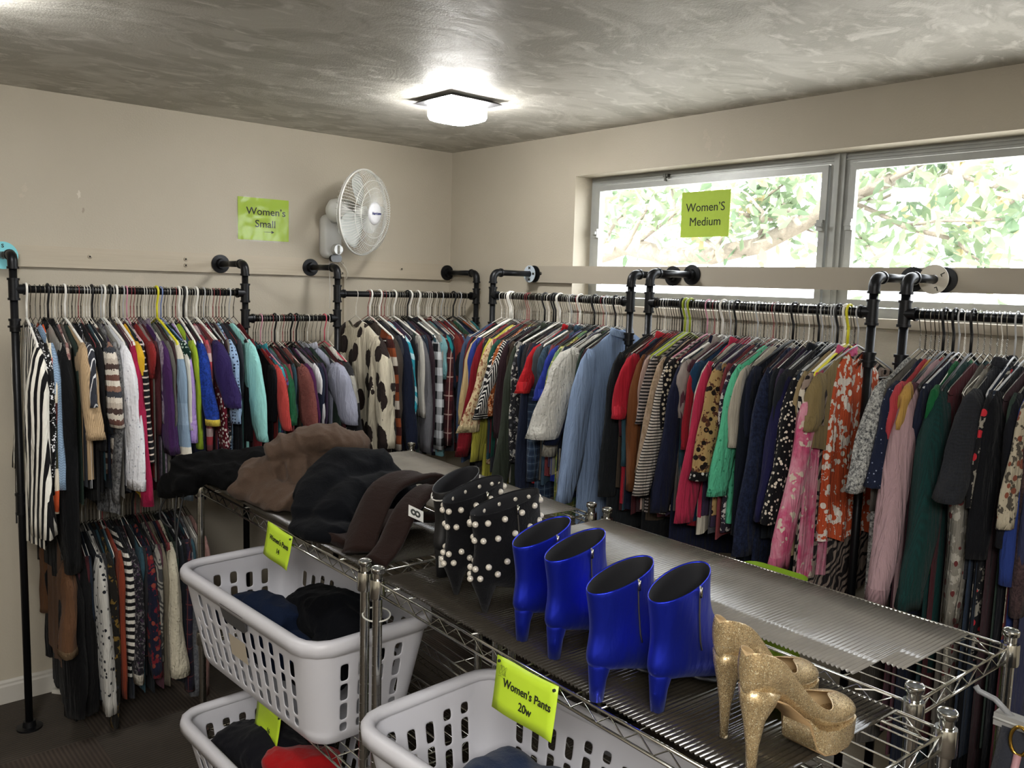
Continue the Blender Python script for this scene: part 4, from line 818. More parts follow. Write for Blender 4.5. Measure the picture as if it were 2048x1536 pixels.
# ------------------------------------------------------------------ garments
def torso_mesh(rnd, T, hem, W=.20, flarew=.0, neck=.065, scoop=.03, vneck=0):
    m = MB(); nc, nr = 21, 13; ph = rnd.uniform(0, 6); k1 = rnd.uniform(7, 12); A = rnd.uniform(.4, .65)*T
    S = [math.sin(PI/2*(-1+2*i/(nc-1))) for i in range(nc)]
    rings = []
    for j in range(nr):
        v = j/(nr-1); ring = []
        for side in (-1, 1):
            seq = S if side == -1 else S[::-1]
            for s in seq:
                if side == 1 and abs(abs(s)-1) < 1e-6: continue
                u0 = s*.195; au = abs(u0)
                zt = -.112-.085*max(0, (au-.045)/.15)
                if au < neck: zt -= (scoop+(vneck if side == 1 else vneck*.3))*(1-(au/neck)**2)
                Wb = W*(1.0+flarew*v) if v > .25 else W
                u = s*(.195+(Wb-.195)*min(1, v*4)); z = zt+(hem-zt)*(v**1.15)+(.01*math.sin(5*s+ph) if v == 1 else 0)
                th = T/2*max(.12, (1-s**4))**.5*min(1, .25+v*3.2)
                t_ = side*th + A*math.sin(k1*s+ph+side*.6)*min(1, v*1.4)*.8+A*.5*math.sin(k1*2.1*s+2*ph)*v
                ring.append((u, t_, z))
        rings.append(ring)
    n = len(rings[0]); m.rings(rings, False, False)
    # close shoulder seam outside the neck opening
    for i in range(nc-1):
        a, b = i, i+1; ua, ub = abs(S[i]*.195), abs(S[i+1]*.195)
        if min(ua, ub) < neck-.01: continue
        back = lambda q: (nc-1 if q == nc-1 else (0 if q == 0 else nc+(nc-2-q)))
        fa, fb = back(a), back(b)
        quad = [a, b, fb, fa]; quad = list(dict.fromkeys(quad))
        if len(quad) > 2: m.face(*quad)
    return m
def sleeve_mesh(rnd, side, w, L, flare, ru=.052, bell=0, cuffed=True, sw=0):
    m = MB(); n, lv = 14, 14; FA = rnd.uniform(.12, .28); ph = rnd.uniform(0, 6); k = rnd.choice((2, 3)); rings = []
    off = rnd.uniform(-.006, .006)
    for j in range(lv):
        p = j/(lv-1); f = min(1, p*5/1.0)**.6
        u = .178+.018*f+flare*p**1.2; z = -.187-.01*f-L*p
        a = (.016+(ru-.016)*f)*(1-.22*p+bell*max(0, p-.6)*2.5); b = (.008+(w/2-.008)*f)*(1-.1*p+bell*max(0, p-.6)*2)
        if cuffed and p > .88: a *= .88; b *= .9
        t0 = off*math.sin(4*p+ph)+sw*p
        ring = []
        for i in range(n):
            th = 2*PI*i/n; q = 1+FA*math.sin(k*th+2.2*p+ph)*min(1, p*3)+.07*math.sin(11*p+ph+th)+.05*math.sin(5*th+9*p+2*ph)
            ring.append((side*(u+a*q*math.cos(th)), t0+b*q*math.sin(th), z+a*.25*math.cos(th)*(1 if p < .1 else 0)))
        rings.append(ring)
    last = rings[-1]; c = Vector((sum(p[0] for p in last)/n, sum(p[1] for p in last)/n, last[0][2]))
    rings.append([tuple(Vector(p).lerp(c, .22)+Vector((0, 0, .001))) for p in last]); rings.append([tuple(Vector(p).lerp(c, .3)+Vector((0, 0, .045))) for p in last])
    m.rings(rings, True, True); return m, rings
RN = {'A': 'upper left wall rail', 'B': 'short low rail', 'C': 'corner rail of left wall', 'D': 'corner window rack', 'F': 'middle window rack', 'G': 'right window rack', 'E': 'bottom left rail'}
RZ = {'A': ZL, 'B': ZM, 'C': ZC, 'D': ZW, 'F': ZW, 'G': ZW, 'E': ZB}
WIN = 'DFG'
def garment(rack, s, spec, desc, kind, zb, w=.045, hem=None, sl='long', rot=0, flare=.05, lab=None, cuff=None, collar=None, hang=None, seed=0, T=.022, ru=.05, bell=0, fw=.05, scoop=.03, vn=0, W=.205, sw=0, hood=False, dz=0, yoke=None, sxw=0, group=None, tilt=0):
    rnd = random.Random(seed*7919+ int(abs(s)*1000)); z = RZ[rack]
    loc, rz = hang_frame(rack, s, z)
    t = thing(kind, lab, {'tank_top': 'top', 't_shirt': 't-shirt'}.get(kind, kind.replace('_', ' ')), loc, rz+R(rot), group); t.rotation_euler.x = tilt
    mat = fab(spec); L = max(.08, (z-.197)-zb)
    hm = -(hem if hem else rnd.uniform(.56, .66))-.12
    T_ = T
    tm = torso_mesh(rnd, T_, hm, W=W, flarew=fw, scoop=scoop, vneck=vn)
    fix_normals(tm.build('torso', mat if not yoke else [mat], t))
    if sl != 'none':
        for side in (1, -1):
            LL = L if side == 1 else min(L, .5); m, rings = sleeve_mesh(rnd, side, w if side == 1 else w*.8, LL, flare if side == 1 else .012, ru if side == 1 else .035, bell, sl != 'bell', sw)
            so = fix_normals(m.build('sleeve', mat, t))
            if cuff and side == 1:
                c0, c1 = Vector(rings[-3][0]), None; r2 = []
                for q, e in ((-4, 1.06), (-3, 1.09), (-3, 1.0)):
                    rg = rings[q]; c = Vector([sum(p[i] for p in rg)/len(rg) for i in range(3)]); r2.append([tuple(c+(Vector(p)-c)*e) for p in rg])
                r2[-1] = [(p[0], p[1], p[2]+.002) for p in r2[-1]]
                fix_normals(MB().rings(r2, False, True).build('cuff', fab(cuff), so))
    if collar:
        rings = []
        for k in range(20):
            a = 2*PI*k/20; u = .060*math.cos(a); ty = (T_*.5+.004)*math.sin(a); z0 = -.116-(scoop*.55+(vn*.6 if math.sin(a) > 0 else 0))*(1-(u/.065)**2)
            o = Vector((math.cos(a), math.sin(a)*.5, 0)); p = Vector((u, ty, z0))
            rings.append([tuple(p+o*a_+Vector((0, 0, b_))) for a_, b_ in ((-.001, -.004), (-.003, .012), (.001, .0155), (.005, .011), (.012, -.012), (.008, -.014))])
        rings.append(rings[0]); fix_normals(MB().rings(rings, False, False).build('collar', fab(collar.strip('^')), t))
    if sxw: t.scale = (sxw, 1, 1)
    if hood:
        rings = []
        for k in range(9):
            a = PI*k/8; c = Vector((-.03+.075*math.cos(a)*1.1, .0, -.115)); rings.append([(c.x+.012*math.cos(b)+.0, .032*math.sin(b)+(-.012), -.13-.0+.05*math.sin(a)*(.7+.5*math.cos(b))) for b in [2*PI*i/10 for i in range(10)]])
        fix_normals(MB().rings(rings).build('hood', mat, t))
    return t
# ------------------------------------------------------------------ what hangs where
# (x, y, y_end, width, fabric, name, kind, options) read off the photograph on the plane of the near sleeves
U = .245
NOCNT = [0]
def sz(rack, x, y):
    p = at(x, y, 1, -(D+U)) if rack not in WIN else at(x, y, 0, -(D+U)); return (p.x if rack not in WIN else p.y), p.z
TAB = {
'A': [
 (50, 800, 1075, .075, 'V:e9e6dc,131316,.034,.5', 'black and cream striped cardigan', 'cardigan', dict(rot=-7, hx=40, flare=.08, hem=.80, hang='pw', ru=.07, fw=.12, sl='bell', bell=.2, T=.03)),
 (74, 800, 985, .04, 'K:94afcd', 'light blue knit sweater', 'sweater', dict(hang='ws', hx=70)),
 (97, 800, 990, .05, 'Q:0c0c0e,e8e8ec', 'black sequin top', 'top', dict(hang='wd')),
 (121, 800, 1025, .04, 'A:3c3a28,3c3a28,58312f,e3d9c5,c9562f,e3d9c5,c9562f,e3d9c5,.62,.03', 'olive and orange patterned sweater', 'sweater', dict(hang='wd', hem=.5)),
 (137, 800, 1150, .08, 'S:0e0f11', 'long black coat', 'coat', dict(hang='pk', hem=.95, collar='S:0e0f11', flare=.03, ru=.07)),
 (151, 800, 1000, .03, 'F:8c6a66,6d4b4c,b09a90,38', 'dusty pink lace top', 'top', dict(hang='ww', hem=.68, flare=.03)),
 (171, 790, 877, .06, 'R:bda27f', 'tan ribbed sweater', 'sweater', dict(hang='pw', flare=.09, cuff='R:bda27f', ru=.06)),
 (193, 770, 812, .045, 'V:dfe0e3,30323a,.022,.82', 'white pinstriped short-sleeve shirt', 'shirt', dict(hang='ws', flare=.08, hem=.6)),
 (205, 800, 905, .035, 'S:141417', 'plain black top', 'top', dict(hang='wd', flare=.02)),
 (222, 790, 855, .055, 'A:6b4a42,d9d2c6,4a3b38,b9aea2,d8d0c4,3b3e45,8c6a5c,d9d2c6,.16,.12', 'brown fair isle sweater', 'sweater', dict(hang='ww', flare=.07, ru=.055)),
 (236, 900, 1010, .035, 'M:8b8b8c,3c3d40,70', 'grey marl top', 'top', dict(hang='ws', flare=.01, hem=.72)),
 (252, 800, 978, .055, 'C:dfe0e6,9fa2b0', 'white eyelet lace blouse', 'blouse', dict(hang='pw', flare=.09, cuff='C:e8e8ee,a9a9b5,80', ru=.06, sl='bell', bell=-.05, hem=.6)),
 (278, 830, 1008, .042, 'S:9c1f45', 'crimson long-sleeve top', 'top', dict(hang='pw', flare=.10, ru=.055)),
 (283, 740, 790, .03, 'S:cfa52a', 'mustard yellow top', 'top', dict(hang='wd', flare=.02)),
 (299, 800, 925, .036, 'H:cdbfb2,16161a,.024,.76', 'beige and black striped tee', 't_shirt', dict(hang='pp', flare=.06)),
 (305, 690, 760, .035, 'R:8b2a2a', 'rust red knit top', 'top', dict(hang='wr', flare=.0)),
 (327, 790, 910, .05, 'S:3f2350', 'deep purple cardigan', 'cardigan', dict(hang='wd', flare=.06, cuff='R:3f2350', ru=.06)),
 (333, 760, 850, .04, 'M:8d8391,6a6070,60', 'mauve grey knit sweater', 'sweater', dict(hang='ww', flare=.02, collar='M:8d8391,6a6070,60')),
 (344, 780, 870, .035, 'S:5c5b55', 'olive grey shirt', 'shirt', dict(hang='ws', flare=.03)),
 (361, 800, 1000, .05, 'A:7f95ab,7f95ab,d8d3c4,7f95ab,8da3ba,.42,0', 'blue and cream colour-block sweater', 'sweater', dict(hang='py', flare=.07)),
 (368, 700, 760, .03, 'D:16302b,b8c9be,70', 'dark green dotted blouse', 'blouse', dict(hang='pb', flare=.0)),
 (383, 800, 885, .036, 'C:a288c4,6c5690,40', 'lavender eyelet top', 'top', dict(hang='ws', flare=.06)),
 (391, 790, 900, .03, 'S:93ad2f', 'lime green top', 'top', dict(hang='wd', flare=.04)),
 (387, 740, 860, .025, 'S:cfd0c8', 'thin white tee', 't_shirt', dict(hang='ww', flare=.05)),
 (406, 830, 1000, .04, 'S:1d2036', 'dark navy sweater', 'sweater', dict(hang='pw', flare=.03)),
 (421, 790, 848, .05, 'M:1f3f9c,122764,90', 'royal blue fuzzy sweater', 'sweater', dict(hang='pw', flare=.10, cuff='S:d8c04e')),
 (427, 880, 905, .03, 'A:b84a54,c8b0b0,9a5a60,.1', 'pink and cream top', 'top', dict(hang='ws', flare=.0)),
 (441, 750, 812, .06, 'R:2f2257', 'indigo ribbed short-sleeve sweater', 'sweater', dict(hang='pw', flare=.13, ru=.06)),
 (452, 810, 900, .035, 'D:5e1726,e2dcd8,65,.35', 'dark red dotted blouse', 'blouse', dict(hang='wd', flare=.07)),
 (462, 830, 905, .03, 'F:23232a,b8b4ae,6d2b33,50', 'black and white print blouse', 'blouse', dict(hang='wd', flare=.03)),
 (476, 770, 845, .05, 'D:8fa9c9,1c2740,75,.33,.0', 'light blue open-mesh sweater', 'sweater', dict(hang='wr', flare=.07)),
 (500, 780, 880, .055, 'S:92cfcb', 'mint green long-sleeve top', 'top', dict(hang='wd', flare=.11, ru=.06, rot=6)),
],
'B': [
 (511, 760, 850, .03, 'S:15151a', 'black top', 'top', dict(hang='wd', flare=.0)),
 (526, 780, 862, .05, 'R:b8433f', 'coral red knit cardigan', 'cardigan', dict(hang='wd', flare=.09, ru=.055)),
 (545, 780, 850, .035, 'F:6d2130,4a4f8e,b9b9c6,45', 'red and blue floral top', 'top', dict(hang='ws', flare=.03)),
 (553, 740, 800, .03, 'F:2f8a96,57a9b0,1f6470,30', 'turquoise halter top', 'top', dict(hang='pp', flare=.0, collar='S:3f9aa6')),
 (566, 780, 850, .03, 'S:586470', 'slate grey blouse', 'blouse', dict(hang='ws', flare=.02)),
 (583, 790, 850, .055, 'R:1d5a3a', 'dark green ribbed sweater', 'sweater', dict(hang='ws', flare=.06, ru=.05)),
 (608, 780, 860, .06, 'U:9d5f57,6d3a38', 'pink fuzzy teddy sweater', 'sweater', dict(hang='ww', flare=.09, ru=.06)),
 (628, 780, 850, .05, 'S:43183f', 'plum purple sweater', 'sweater', dict(hang='wd', flare=.08)),
 (634, 800, 850, .025, 'S:c9c9cc', 'narrow white shirt', 'shirt', dict(hang='pk', flare=.04)),
 (646, 780, 850, .04, 'S:1c2233', 'navy blue blouse', 'blouse', dict(hang='pk', flare=.04)),
 (668, 780, 850, .07, 'S:9598aa', 'lavender grey shirt with collar', 'shirt', dict(hang='ww', flare=.09, ru=.065, collar='S:a5a8b5', rot=8)),
 (703, 780, 895, .055, 'A:9c9a92,9c9a92,2a2a2c,c9c7bf,17171a,17171a,.36,.06', 'grey and black knit jacket', 'jacket', dict(hang='pr', flare=.10, ru=.055)),
],
'C': [
 (738, 780, 900, .085, 'L:c9c1ad,2b2321,15', 'cream and black leopard fur sweater', 'sweater', dict(hang='ww', rot=4, hx=712, flare=.05, ru=.075, T=.05, hem=.62, W=.22, fw=.1, scoop=.05)),
 (757, 750, 850, .05, 'S:433b35', 'dark brown blouse', 'blouse', dict(hang='wr', rot=5, hx=738, flare=.02, scoop=.04)),
 (780, 770, 845, .04, 'Z:2b8ea3,a9cdd6,7', 'turquoise marbled blouse', 'blouse', dict(hang='wr', hx=762, flare=.05)),
 (793, 790, 900, .03, 'A:7c3f24,2a1b18,b3aba0,7c3f24,3d1c1a,.2', 'brown colour-block sweater', 'sweater', dict(hang='pw', flare=.05)),
 (815, 780, 897, .06, 'S:161c2e', 'dark navy coat', 'coat', dict(hang='pw', flare=.07, ru=.06)),
 (843, 790, 905, .052, 'S:606065', 'charcoal grey sweatshirt', 'sweatshirt', dict(hang='pw', flare=.06, ru=.055)),
 (853, 750, 835, .025, 'S:b3b0a9', 'pale grey thin cardigan', 'cardigan', dict(hang='ws', flare=.05)),
 (865, 830, 895, .035, 'S:33262d', 'dark plum top', 'top', dict(hang='wd', flare=.03)),
 (875, 780, 900, .05, 'B:16171b,c5c8cc,.075', 'black and white buffalo check shirt', 'shirt', dict(hang='pw', flare=.05, ru=.05, collar='S:222226')),
 (893, 690, 760, .03, 'C:6f9aa0,33555c,60', 'grey teal lace blouse', 'blouse', dict(hang='pw', flare=.01)),
 (903, 720, 760, .03, 'S:1c7c82', 'bright teal padded vest', 'vest', dict(hang='ws', flare=.0, hem=.35)),
 (905, 780, 890, .055, 'P:4a1f22,231318,b59a92,.09', 'maroon tartan shirt', 'shirt', dict(hang='ws', flare=.05, collar='P:6a2a25,231318,b59a92,.05')),
 (922, 700, 780, .03, 'S:6b2a25', 'brick red top', 'top', dict(hang='wd', flare=.0)),
],
'D': [
 (933, 720, 850, .03, 'S:2b3a80', 'dark blue cardigan', 'cardigan', dict(hang='pw', flare=.02)),
 (935, 760, 850, .04, 'S:b59d72', 'camel cream jacket', 'jacket', dict(hang='pw', flare=.06, ru=.05)),
 (945, 760, 912, .038, 'S:711620', 'crimson long-sleeve blouse', 'blouse', dict(hang='ws', flare=.11, cuff='R:711620')),
 (957, 740, 925, .03, 'S:b5b04a', 'pale yellow cardigan', 'cardigan', dict(hang='ws', flare=.06, hem=.75)),
 (962, 760, 862, .045, 'F:c5b08c,8d5f48,a98d6a,50', 'cream floral chiffon blouse', 'blouse', dict(hang='ws', flare=.13, cuff='C:d0bf96,8d7a58,70', sl='bell', bell=.25)),
 (975, 720, 840, .03, 'S:1f4a40', 'bottle green top', 'top', dict(hang='ws', flare=.03)),
 (982, 790, 832, .025, 'F:9a5026,d9b08a,5b2a17,60', 'orange patterned blouse', 'blouse', dict(hang='wd', flare=.05)),
 (993, 770, 840, .042, 'V:d5d2cd,141416,.0085,.6', 'white blouse with black stitched lines', 'blouse', dict(hang='ws', flare=.12, cuff='H:d5d2cd,141416,.01,.6')),
 (1005, 740, 880, .035, 'S:2a1b20', 'dark aubergine top', 'top', dict(hang='ws', flare=.04)),
 (1016, 820, 1000, .05, 'S:343a31', 'olive grey jacket', 'jacket', dict(hang='pk', flare=.08, ru=.05, hem=.72, collar='S:343a31')),
 (1029, 800, 930, .03, 'F:26262a,b9b6b0,55565a,40', 'black and white floral top', 'top', dict(hang='pw', flare=.02, hem=.7)),
 (1042, 900, 1000, .045, 'S:1e2436', 'navy denim shirt', 'shirt', dict(hang='ws', flare=.04, hem=.7)),
 (1057, 760, 785, .045, 'S:a31b22', 'red short-sleeve polo shirt', 'polo_shirt', dict(hang='ws', flare=.10, cuff='S:b52a2a', collar='S:a31b22')),
 (1062, 870, 965, .04, 'P:33445a,232c40,6a7a8c,.03', 'blue checked shirt', 'shirt', dict(hang='wr', flare=.04, hem=.72)),
 (1072, 700, 780, .04, 'S:414448', 'charcoal cardigan', 'cardigan', dict(hang='pw', flare=.02, collar='S:414448')),
 (1085, 730, 790, .04, 'R:3c5264', 'blue grey sweater', 'sweater', dict(hang='ws', flare=.02, collar='R:3c5264')),
 (1092, 745, 800, .045, 'S:26348a', 'royal blue polo shirt', 'polo_shirt', dict(hang='wd', flare=.09, cuff='S:26348a')),
 (1101, 790, 870, .05, 'P:8f9448,4c7a62,d6cf90,.075', 'yellow and green plaid blouse', 'blouse', dict(hang='ws', flare=.10, ru=.05, hem=.78, sl='bell', bell=.05)),
 (1120, 800, 890, .05, 'S:18223f', 'navy jacket with wide cuffs', 'jacket', dict(hang='pl', flare=.09, cuff='S:131b33', hem=.68)),
 (1149, 790, 882, .085, 'C:bdbcb6,9a9a96,60', 'white lace peasant blouse', 'blouse', dict(hang='ws', rot=-5, hx=1228, flare=.13, ru=.085, T=.03, sl='bell', bell=.12, hem=.62, vn=.05, scoop=.04)),
 (1168, 860, 930, .05, 'M:a6a297,8c887d,60', 'off-white smocked-cuff blouse', 'blouse', dict(hang='wr', hx=1208, rot=-3, flare=.06, cuff='R:9c988d', hem=.62)),
 (1200, 860, 1020, .055, 'S:7f93b3', 'light blue oxford shirt', 'shirt', dict(hang='ws', hx=1256, flare=.11, ru=.06, hem=.85, collar='S:8fa5c6')),
],
'F': [
 (1217, 900, 1000, .04, 'S:1f2225', 'black long shirt', 'shirt', dict(hang='wd', flare=.03, hem=.75)),
 (1243, 770, 838, .045, 'S:a3202f', 'red long-sleeve shirt', 'shirt', dict(hang='ws', flare=.07, collar='S:b42f3a')),
 (1258, 850, 985, .055, 'S:6a4024', 'brown corduroy jacket', 'jacket', dict(hang='wd', flare=.02, ru=.055, sw=0)),
 (1278, 770, 840, .02, 'S:a88f84', 'dusty pink top', 'top', dict(hang='pg', flare=.03)),
 (1284, 850, 1000, .04, 'S:15171a', 'black long cardigan', 'cardigan', dict(hang='pg', flare=.02, hem=.8)),
 (1297, 790, 850, .025, 'H:9c918c,1d1d20,.012,.5', 'black and beige trimmed jacket', 'jacket', dict(hang='ws', flare=.06)),
 (1304, 850, 945, .04, 'M:a8937f,8a765f,60', 'beige bell-sleeve sweater', 'sweater', dict(hang='ws', flare=.10)),
 (1318, 870, 990, .042, 'H:17171a,b9b0a6,.0105,.6', 'black and silver striped top', 'top', dict(hang='pp', flare=.12)),
 (1330, 800, 860, .03, 'D:151417,cdbfa8,60,.33', 'black beaded top', 'top', dict(hang='ws', flare=.03)),
 (1350, 880, 1030, .05, 'S:1a1e33', 'dark navy blazer', 'blazer', dict(hang='pw', flare=.08, collar='S:1a1e33', hem=.8)),
 (1358, 740, 840, .05, 'S:8f8580', 'taupe jacket with turned collar', 'jacket', dict(hang='ws', flare=.0, collar='S:9a918c')),
 (1379, 740, 800, .03, 'S:1d3c58', 'petrol blue top', 'top', dict(hang='pk', flare=.0)),
 (1374, 830, 900, .025, 'S:8b1e2a', 'dark red top', 'top', dict(hang='ws', flare=.05)),
 (1385, 850, 1043, .045, 'S:ad2f4c', 'raspberry pink cardigan', 'cardigan', dict(hang='ws', flare=.10, ru=.055, collar='S:ad2f4c')),
 (1393, 900, 968, .035, 'S:b8b1a2', 'cream satin blouse', 'blouse', dict(hang='wd', flare=.08, hem=.66)),
 (1420, 760, 860, .04, 'M:56565c,3a3a40,60', 'grey tweed top', 'top', dict(hang='ws', flare=.0)),
 (1416, 860, 958, .055, 'F:a3875a,4a2c22,1d1512,30,6f4a2c', 'gold and brown paisley blouse', 'blouse', dict(hang='pl', flare=.10, ru=.055, cuff='D:121214,c9c6c0,60,.33')),
 (1447, 830, 950, .03, 'F:2b2530,bdb6b2,4a3b52,40', 'black and white ikat top', 'top', dict(hang='ws', flare=.02)),
 (1456, 860, 997, .048, 'C:58b68f,338766,45', 'mint green lace top', 'top', dict(hang='sk', flare=.07, ru=.05)),
 (1480, 800, 900, .03, 'S:a9a294', 'cream cardigan', 'cardigan', dict(hang='ww', flare=.04)),
 (1488, 900, 1080, .035, 'S:131822', 'ink black dress', 'dress', dict(hang='pk', flare=.03, hem=.95)),
 (1498, 930, 1110, .055, 'M:232b45,131829,80', 'navy textured jacket', 'jacket', dict(hang='ws', flare=.09, ru=.055, hem=.8)),
 (1545, 840, 960, .05, 'S:1b1e24', 'black blazer', 'blazer', dict(hang='pk', flare=.02, ru=.06, collar='S:1b1e24', T=.03)),
 (1545, 880, 1040, .04, 'S:1c1b3e', 'dark indigo cardigan', 'cardigan', dict(hang='pl', flare=.10)),
 (1560, 900, 1040, .06, 'D:0f0f12,cfc4b4,75,.33', 'black blouse with white dots', 'blouse', dict(hang='ws', flare=.11, ru=.055, hem=.66, sl='bell', bell=.1)),
 (1585, 920, 1090, .05, 'S:10121b', 'black navy dress', 'dress', dict(hang='pk', flare=.04, hem=.95)),
 (1606, 820, 880, .03, 'G:c8bfb0,17171a,.02,.4', 'black and cream diagonal striped top', 'top', dict(hang='pw', flare=.03)),
 (1618, 960, 1140, .062, 'T:b9496f,c98a9a,c7b7a8,14', 'pink tie-dye shirt', 'shirt', dict(hang='py', hx=1709, flare=.15, ru=.055, cuff='S:b8607c', hem=.72, collar='S:c8577f')),
 (1653, 800, 868, .05, 'S:7a6a48', 'khaki short-sleeve jacket', 'jacket', dict(hang='ws', hx=1713, flare=.06, hem=.3, ru=.045)),
 (1728, 880, 1030, .055, 'F:b9502f,d8cfc4,e3dccf,26', 'orange palm leaf print top', 'top', dict(hang='pl', flare=.0, ru=.03, hem=.60, vn=.04, rot=-12, sl='none', sxw=.62, hx=1726, T=.03)),
 (1695, 960, 1075, .04, 'S:8f7d5c', 'tan ruffled blouse', 'blouse', dict(hang='ws', hx=1701, flare=.03, sl='bell', bell=.3)),
 (1722, 800, 875, .05, 'Z:8d7d72,1f1a1b,16', 'brown zebra print blouse', 'blouse', dict(hang='wd', flare=-.03, hem=.8, rot=-6, ru=.05, hx=1719)),
],
'G': [
 (1745, 900, 985, .055, 'M:b9b9b4,3a3c40,130', 'white and black speckled jacket', 'jacket', dict(hang='ws', flare=.10, ru=.055, hem=.85)),
 (1772, 880, 975, .05, 'D:1a2034,8b93a8,70,.14', 'navy pin-dot blouse', 'blouse', dict(hang='ws', flare=.07, ru=.055, sl='bell', bell=.2, hem=.7)),
 (1781, 790, 880, .04, 'S:a33c42', 'coral red top', 'top', dict(hang='wd', flare=.03)),
 (1796, 740, 860, .035, 'S:a88446', 'mustard tan sweater', 'sweater', dict(hang='ws', flare=.03)),
 (1795, 980, 1205, .062, 'S:a2868a', 'pale pink sweatshirt', 'sweatshirt', dict(hang='ws', flare=.12, ru=.06, cuff='R:9a7d82', hem=.8)),
 (1846, 780, 900, .04, 'S:14532f', 'emerald satin blouse', 'blouse', dict(hang='ww', flare=.0)),
 (1858, 960, 1220, .07, 'R:143634', 'dark teal knit cardigan', 'cardigan', dict(hang='ws', flare=.10, ru=.06, hem=.88, T=.04, cuff='R:143634')),
 (1892, 1020, 1255, .05, 'F:77736a,9c988d,5b2a2a,30', 'grey floral dress', 'dress', dict(hang='ws', flare=.02, hem=.92)),
 (1925, 880, 1000, .065, 'K:26282d', 'charcoal chunky rib sweater', 'sweater', dict(hang='ws', flare=.10, ru=.065, sl='bell', bell=.15, T=.04, collar='K:2a2c32')),
 (1957, 900, 1020, .03, 'F:17171a,8c877c,b42a34,26', 'black floral print dress', 'dress', dict(hang='ww', flare=.04, hem=.8)),
 (1977, 900, 1130, .05, 'S:111216', 'long black dress', 'dress', dict(hang='wd', flare=.03, hem=1.32)),
 (2000, 900, 1100, .04, 'S:14151b', 'black wrap dress', 'dress', dict(hang='ws', flare=.02, hem=1.3)),
 (2022, 900, 1060, .04, 'F:a59c88,4b463e,7a4636,34', 'cream branch print dress', 'dress', dict(hang='ws', flare=.06, hem=.75)),
 (2018, 1060, 1180, .04, 'S:24356f', 'cobalt blue dress', 'dress', dict(hang='pw', flare=.02, hem=.9)),
 (2042, 1120, 1250, .05, 'M:4b3a3a,2a2023,120', 'brown speckled dress', 'dress', dict(hang='ws', flare=.0, hem=1.25)),
 (2065, 900, 1200, .05, 'S:2c2f48', 'slate blue dress', 'dress', dict(hang='wd', flare=.0, hem=1.3)),
],
'E': [
 (118, 1230, 1310, .07, 'S:5a3f2c', 'brown suede coat with fur cuffs', 'coat', dict(hang='pk', flare=.06, ru=.07, cuff='U:8f7659,5e4a35', bell=.2, sl='bell', hem=.5, rot=-6)),
 (150, 1300, 1440, .08, 'S:0c0c0e', 'long black padded coat', 'coat', dict(hang='pk', flare=.03, ru=.07, hem=.68)),
 (183, 1300, 1440, .07, 'S:101012', 'black wool coat', 'coat', dict(hang='wd', flare=.0, hem=.66)),
 (215, 1290, 1425, .055, 'F:b7b5b0,b7b5b0,202228,42', 'white blouse with black bird print', 'blouse', dict(hang='sk', flare=.07, ru=.06, hem=.6)),
 (238, 1330, 1455, .045, 'F:1c1a17,6b5526,2a2c33,24', 'black and gold paisley dress', 'dress', dict(hang='wd', flare=.04, hem=.64)),
 (249, 1250, 1400, .03, 'S:7a3624', 'rust orange blouse', 'blouse', dict(hang='wr', flare=.03, hem=.6)),
 (258, 1250, 1330, .04, 'H:c9c6bd,151517,.028,.5', 'black and white wide striped top', 'top', dict(hang='ws', flare=.03, hem=.58)),
 (277, 1290, 1365, .05, 'F:1d1c21,5d5a5c,3b2a3e,60', 'black ditsy floral dress', 'dress', dict(hang='ws', flare=.06, cuff='C:b0aba0,7d786e,60', hem=.52)),
 (305, 1270, 1355, .05, 'F:191b2c,6b1d27,7d3a30,28', 'navy and red floral dress', 'dress', dict(hang='wd', flare=.06, hem=.5)),
 (322, 1230, 1330, .035, 'Z:8a877f,3d3d3e,20', 'grey snakeskin top', 'top', dict(hang='ws', flare=.02)),
 (333, 1230, 1380, .03, 'S:6e6759', 'stone grey top', 'top', dict(hang='wd', flare=.01)),
 (357, 1260, 1345, .055, 'C:bab3a0,8f897a,60', 'cream lace bell-sleeve blouse', 'blouse', dict(hang='ws', flare=.08, ru=.055, sl='bell', bell=.3, hem=.5)),
 (382, 1260, 1390, .04, 'P:2a2230,1a1c2c,6d3a3a,.06', 'dark plaid shirt', 'shirt', dict(hang='wd', flare=.02, hem=.55)),
 (400, 1300, 1400, .04, 'M:77797e,54565c,80', 'heather grey sweater', 'sweater', dict(hang='ws', flare=.0, hem=.55)),
 (420, 1330, 1400, .04, 'S:8d6d68', 'dusty rose blouse', 'blouse', dict(hang='ws', flare=.0, hem=.52)),
],
}
FILL = ['15161a', '1d2233', '2b2b2e', '3c2a2e', '20242a', '2c3a33', '4a2328', '34363c', '5a5650', '3a2f45', '6b6660', '26303f', '443a30', '1a1a1c', '7a3a3e', '2f4a55', '8d8a84', '51323c']
FNAME = {'15161a': 'black', '1d2233': 'navy', '2b2b2e': 'charcoal', '3c2a2e': 'dark maroon', '20242a': 'ink black', '2c3a33': 'dark olive', '4a2328': 'wine red', '34363c': 'slate grey', '5a5650': 'taupe', '3a2f45': 'dark violet', '6b6660': 'warm grey', '26303f': 'midnight blue', '443a30': 'dark brown', '1a1a1c': 'jet black', '7a3a3e': 'brick red', '2f4a55': 'petrol blue', '8d8a84': 'light grey', '51323c': 'mulberry'}
HK = ['ws', 'ws', 'wd', 'wd', 'ww', 'ws', 'wd', 'pl', 'ww', 'wr', 'pk', 'ws']
LIM = {'A': (-2.135, -1.335), 'B': (-1.265, -.90), 'C': (-.80, -.075), 'D': (-1.52, -.76), 'F': (-2.505, -1.70), 'G': (-3.50, -2.69), 'E': (-2.065, -1.34)}
def short(d): return d.split(' with ')[0]
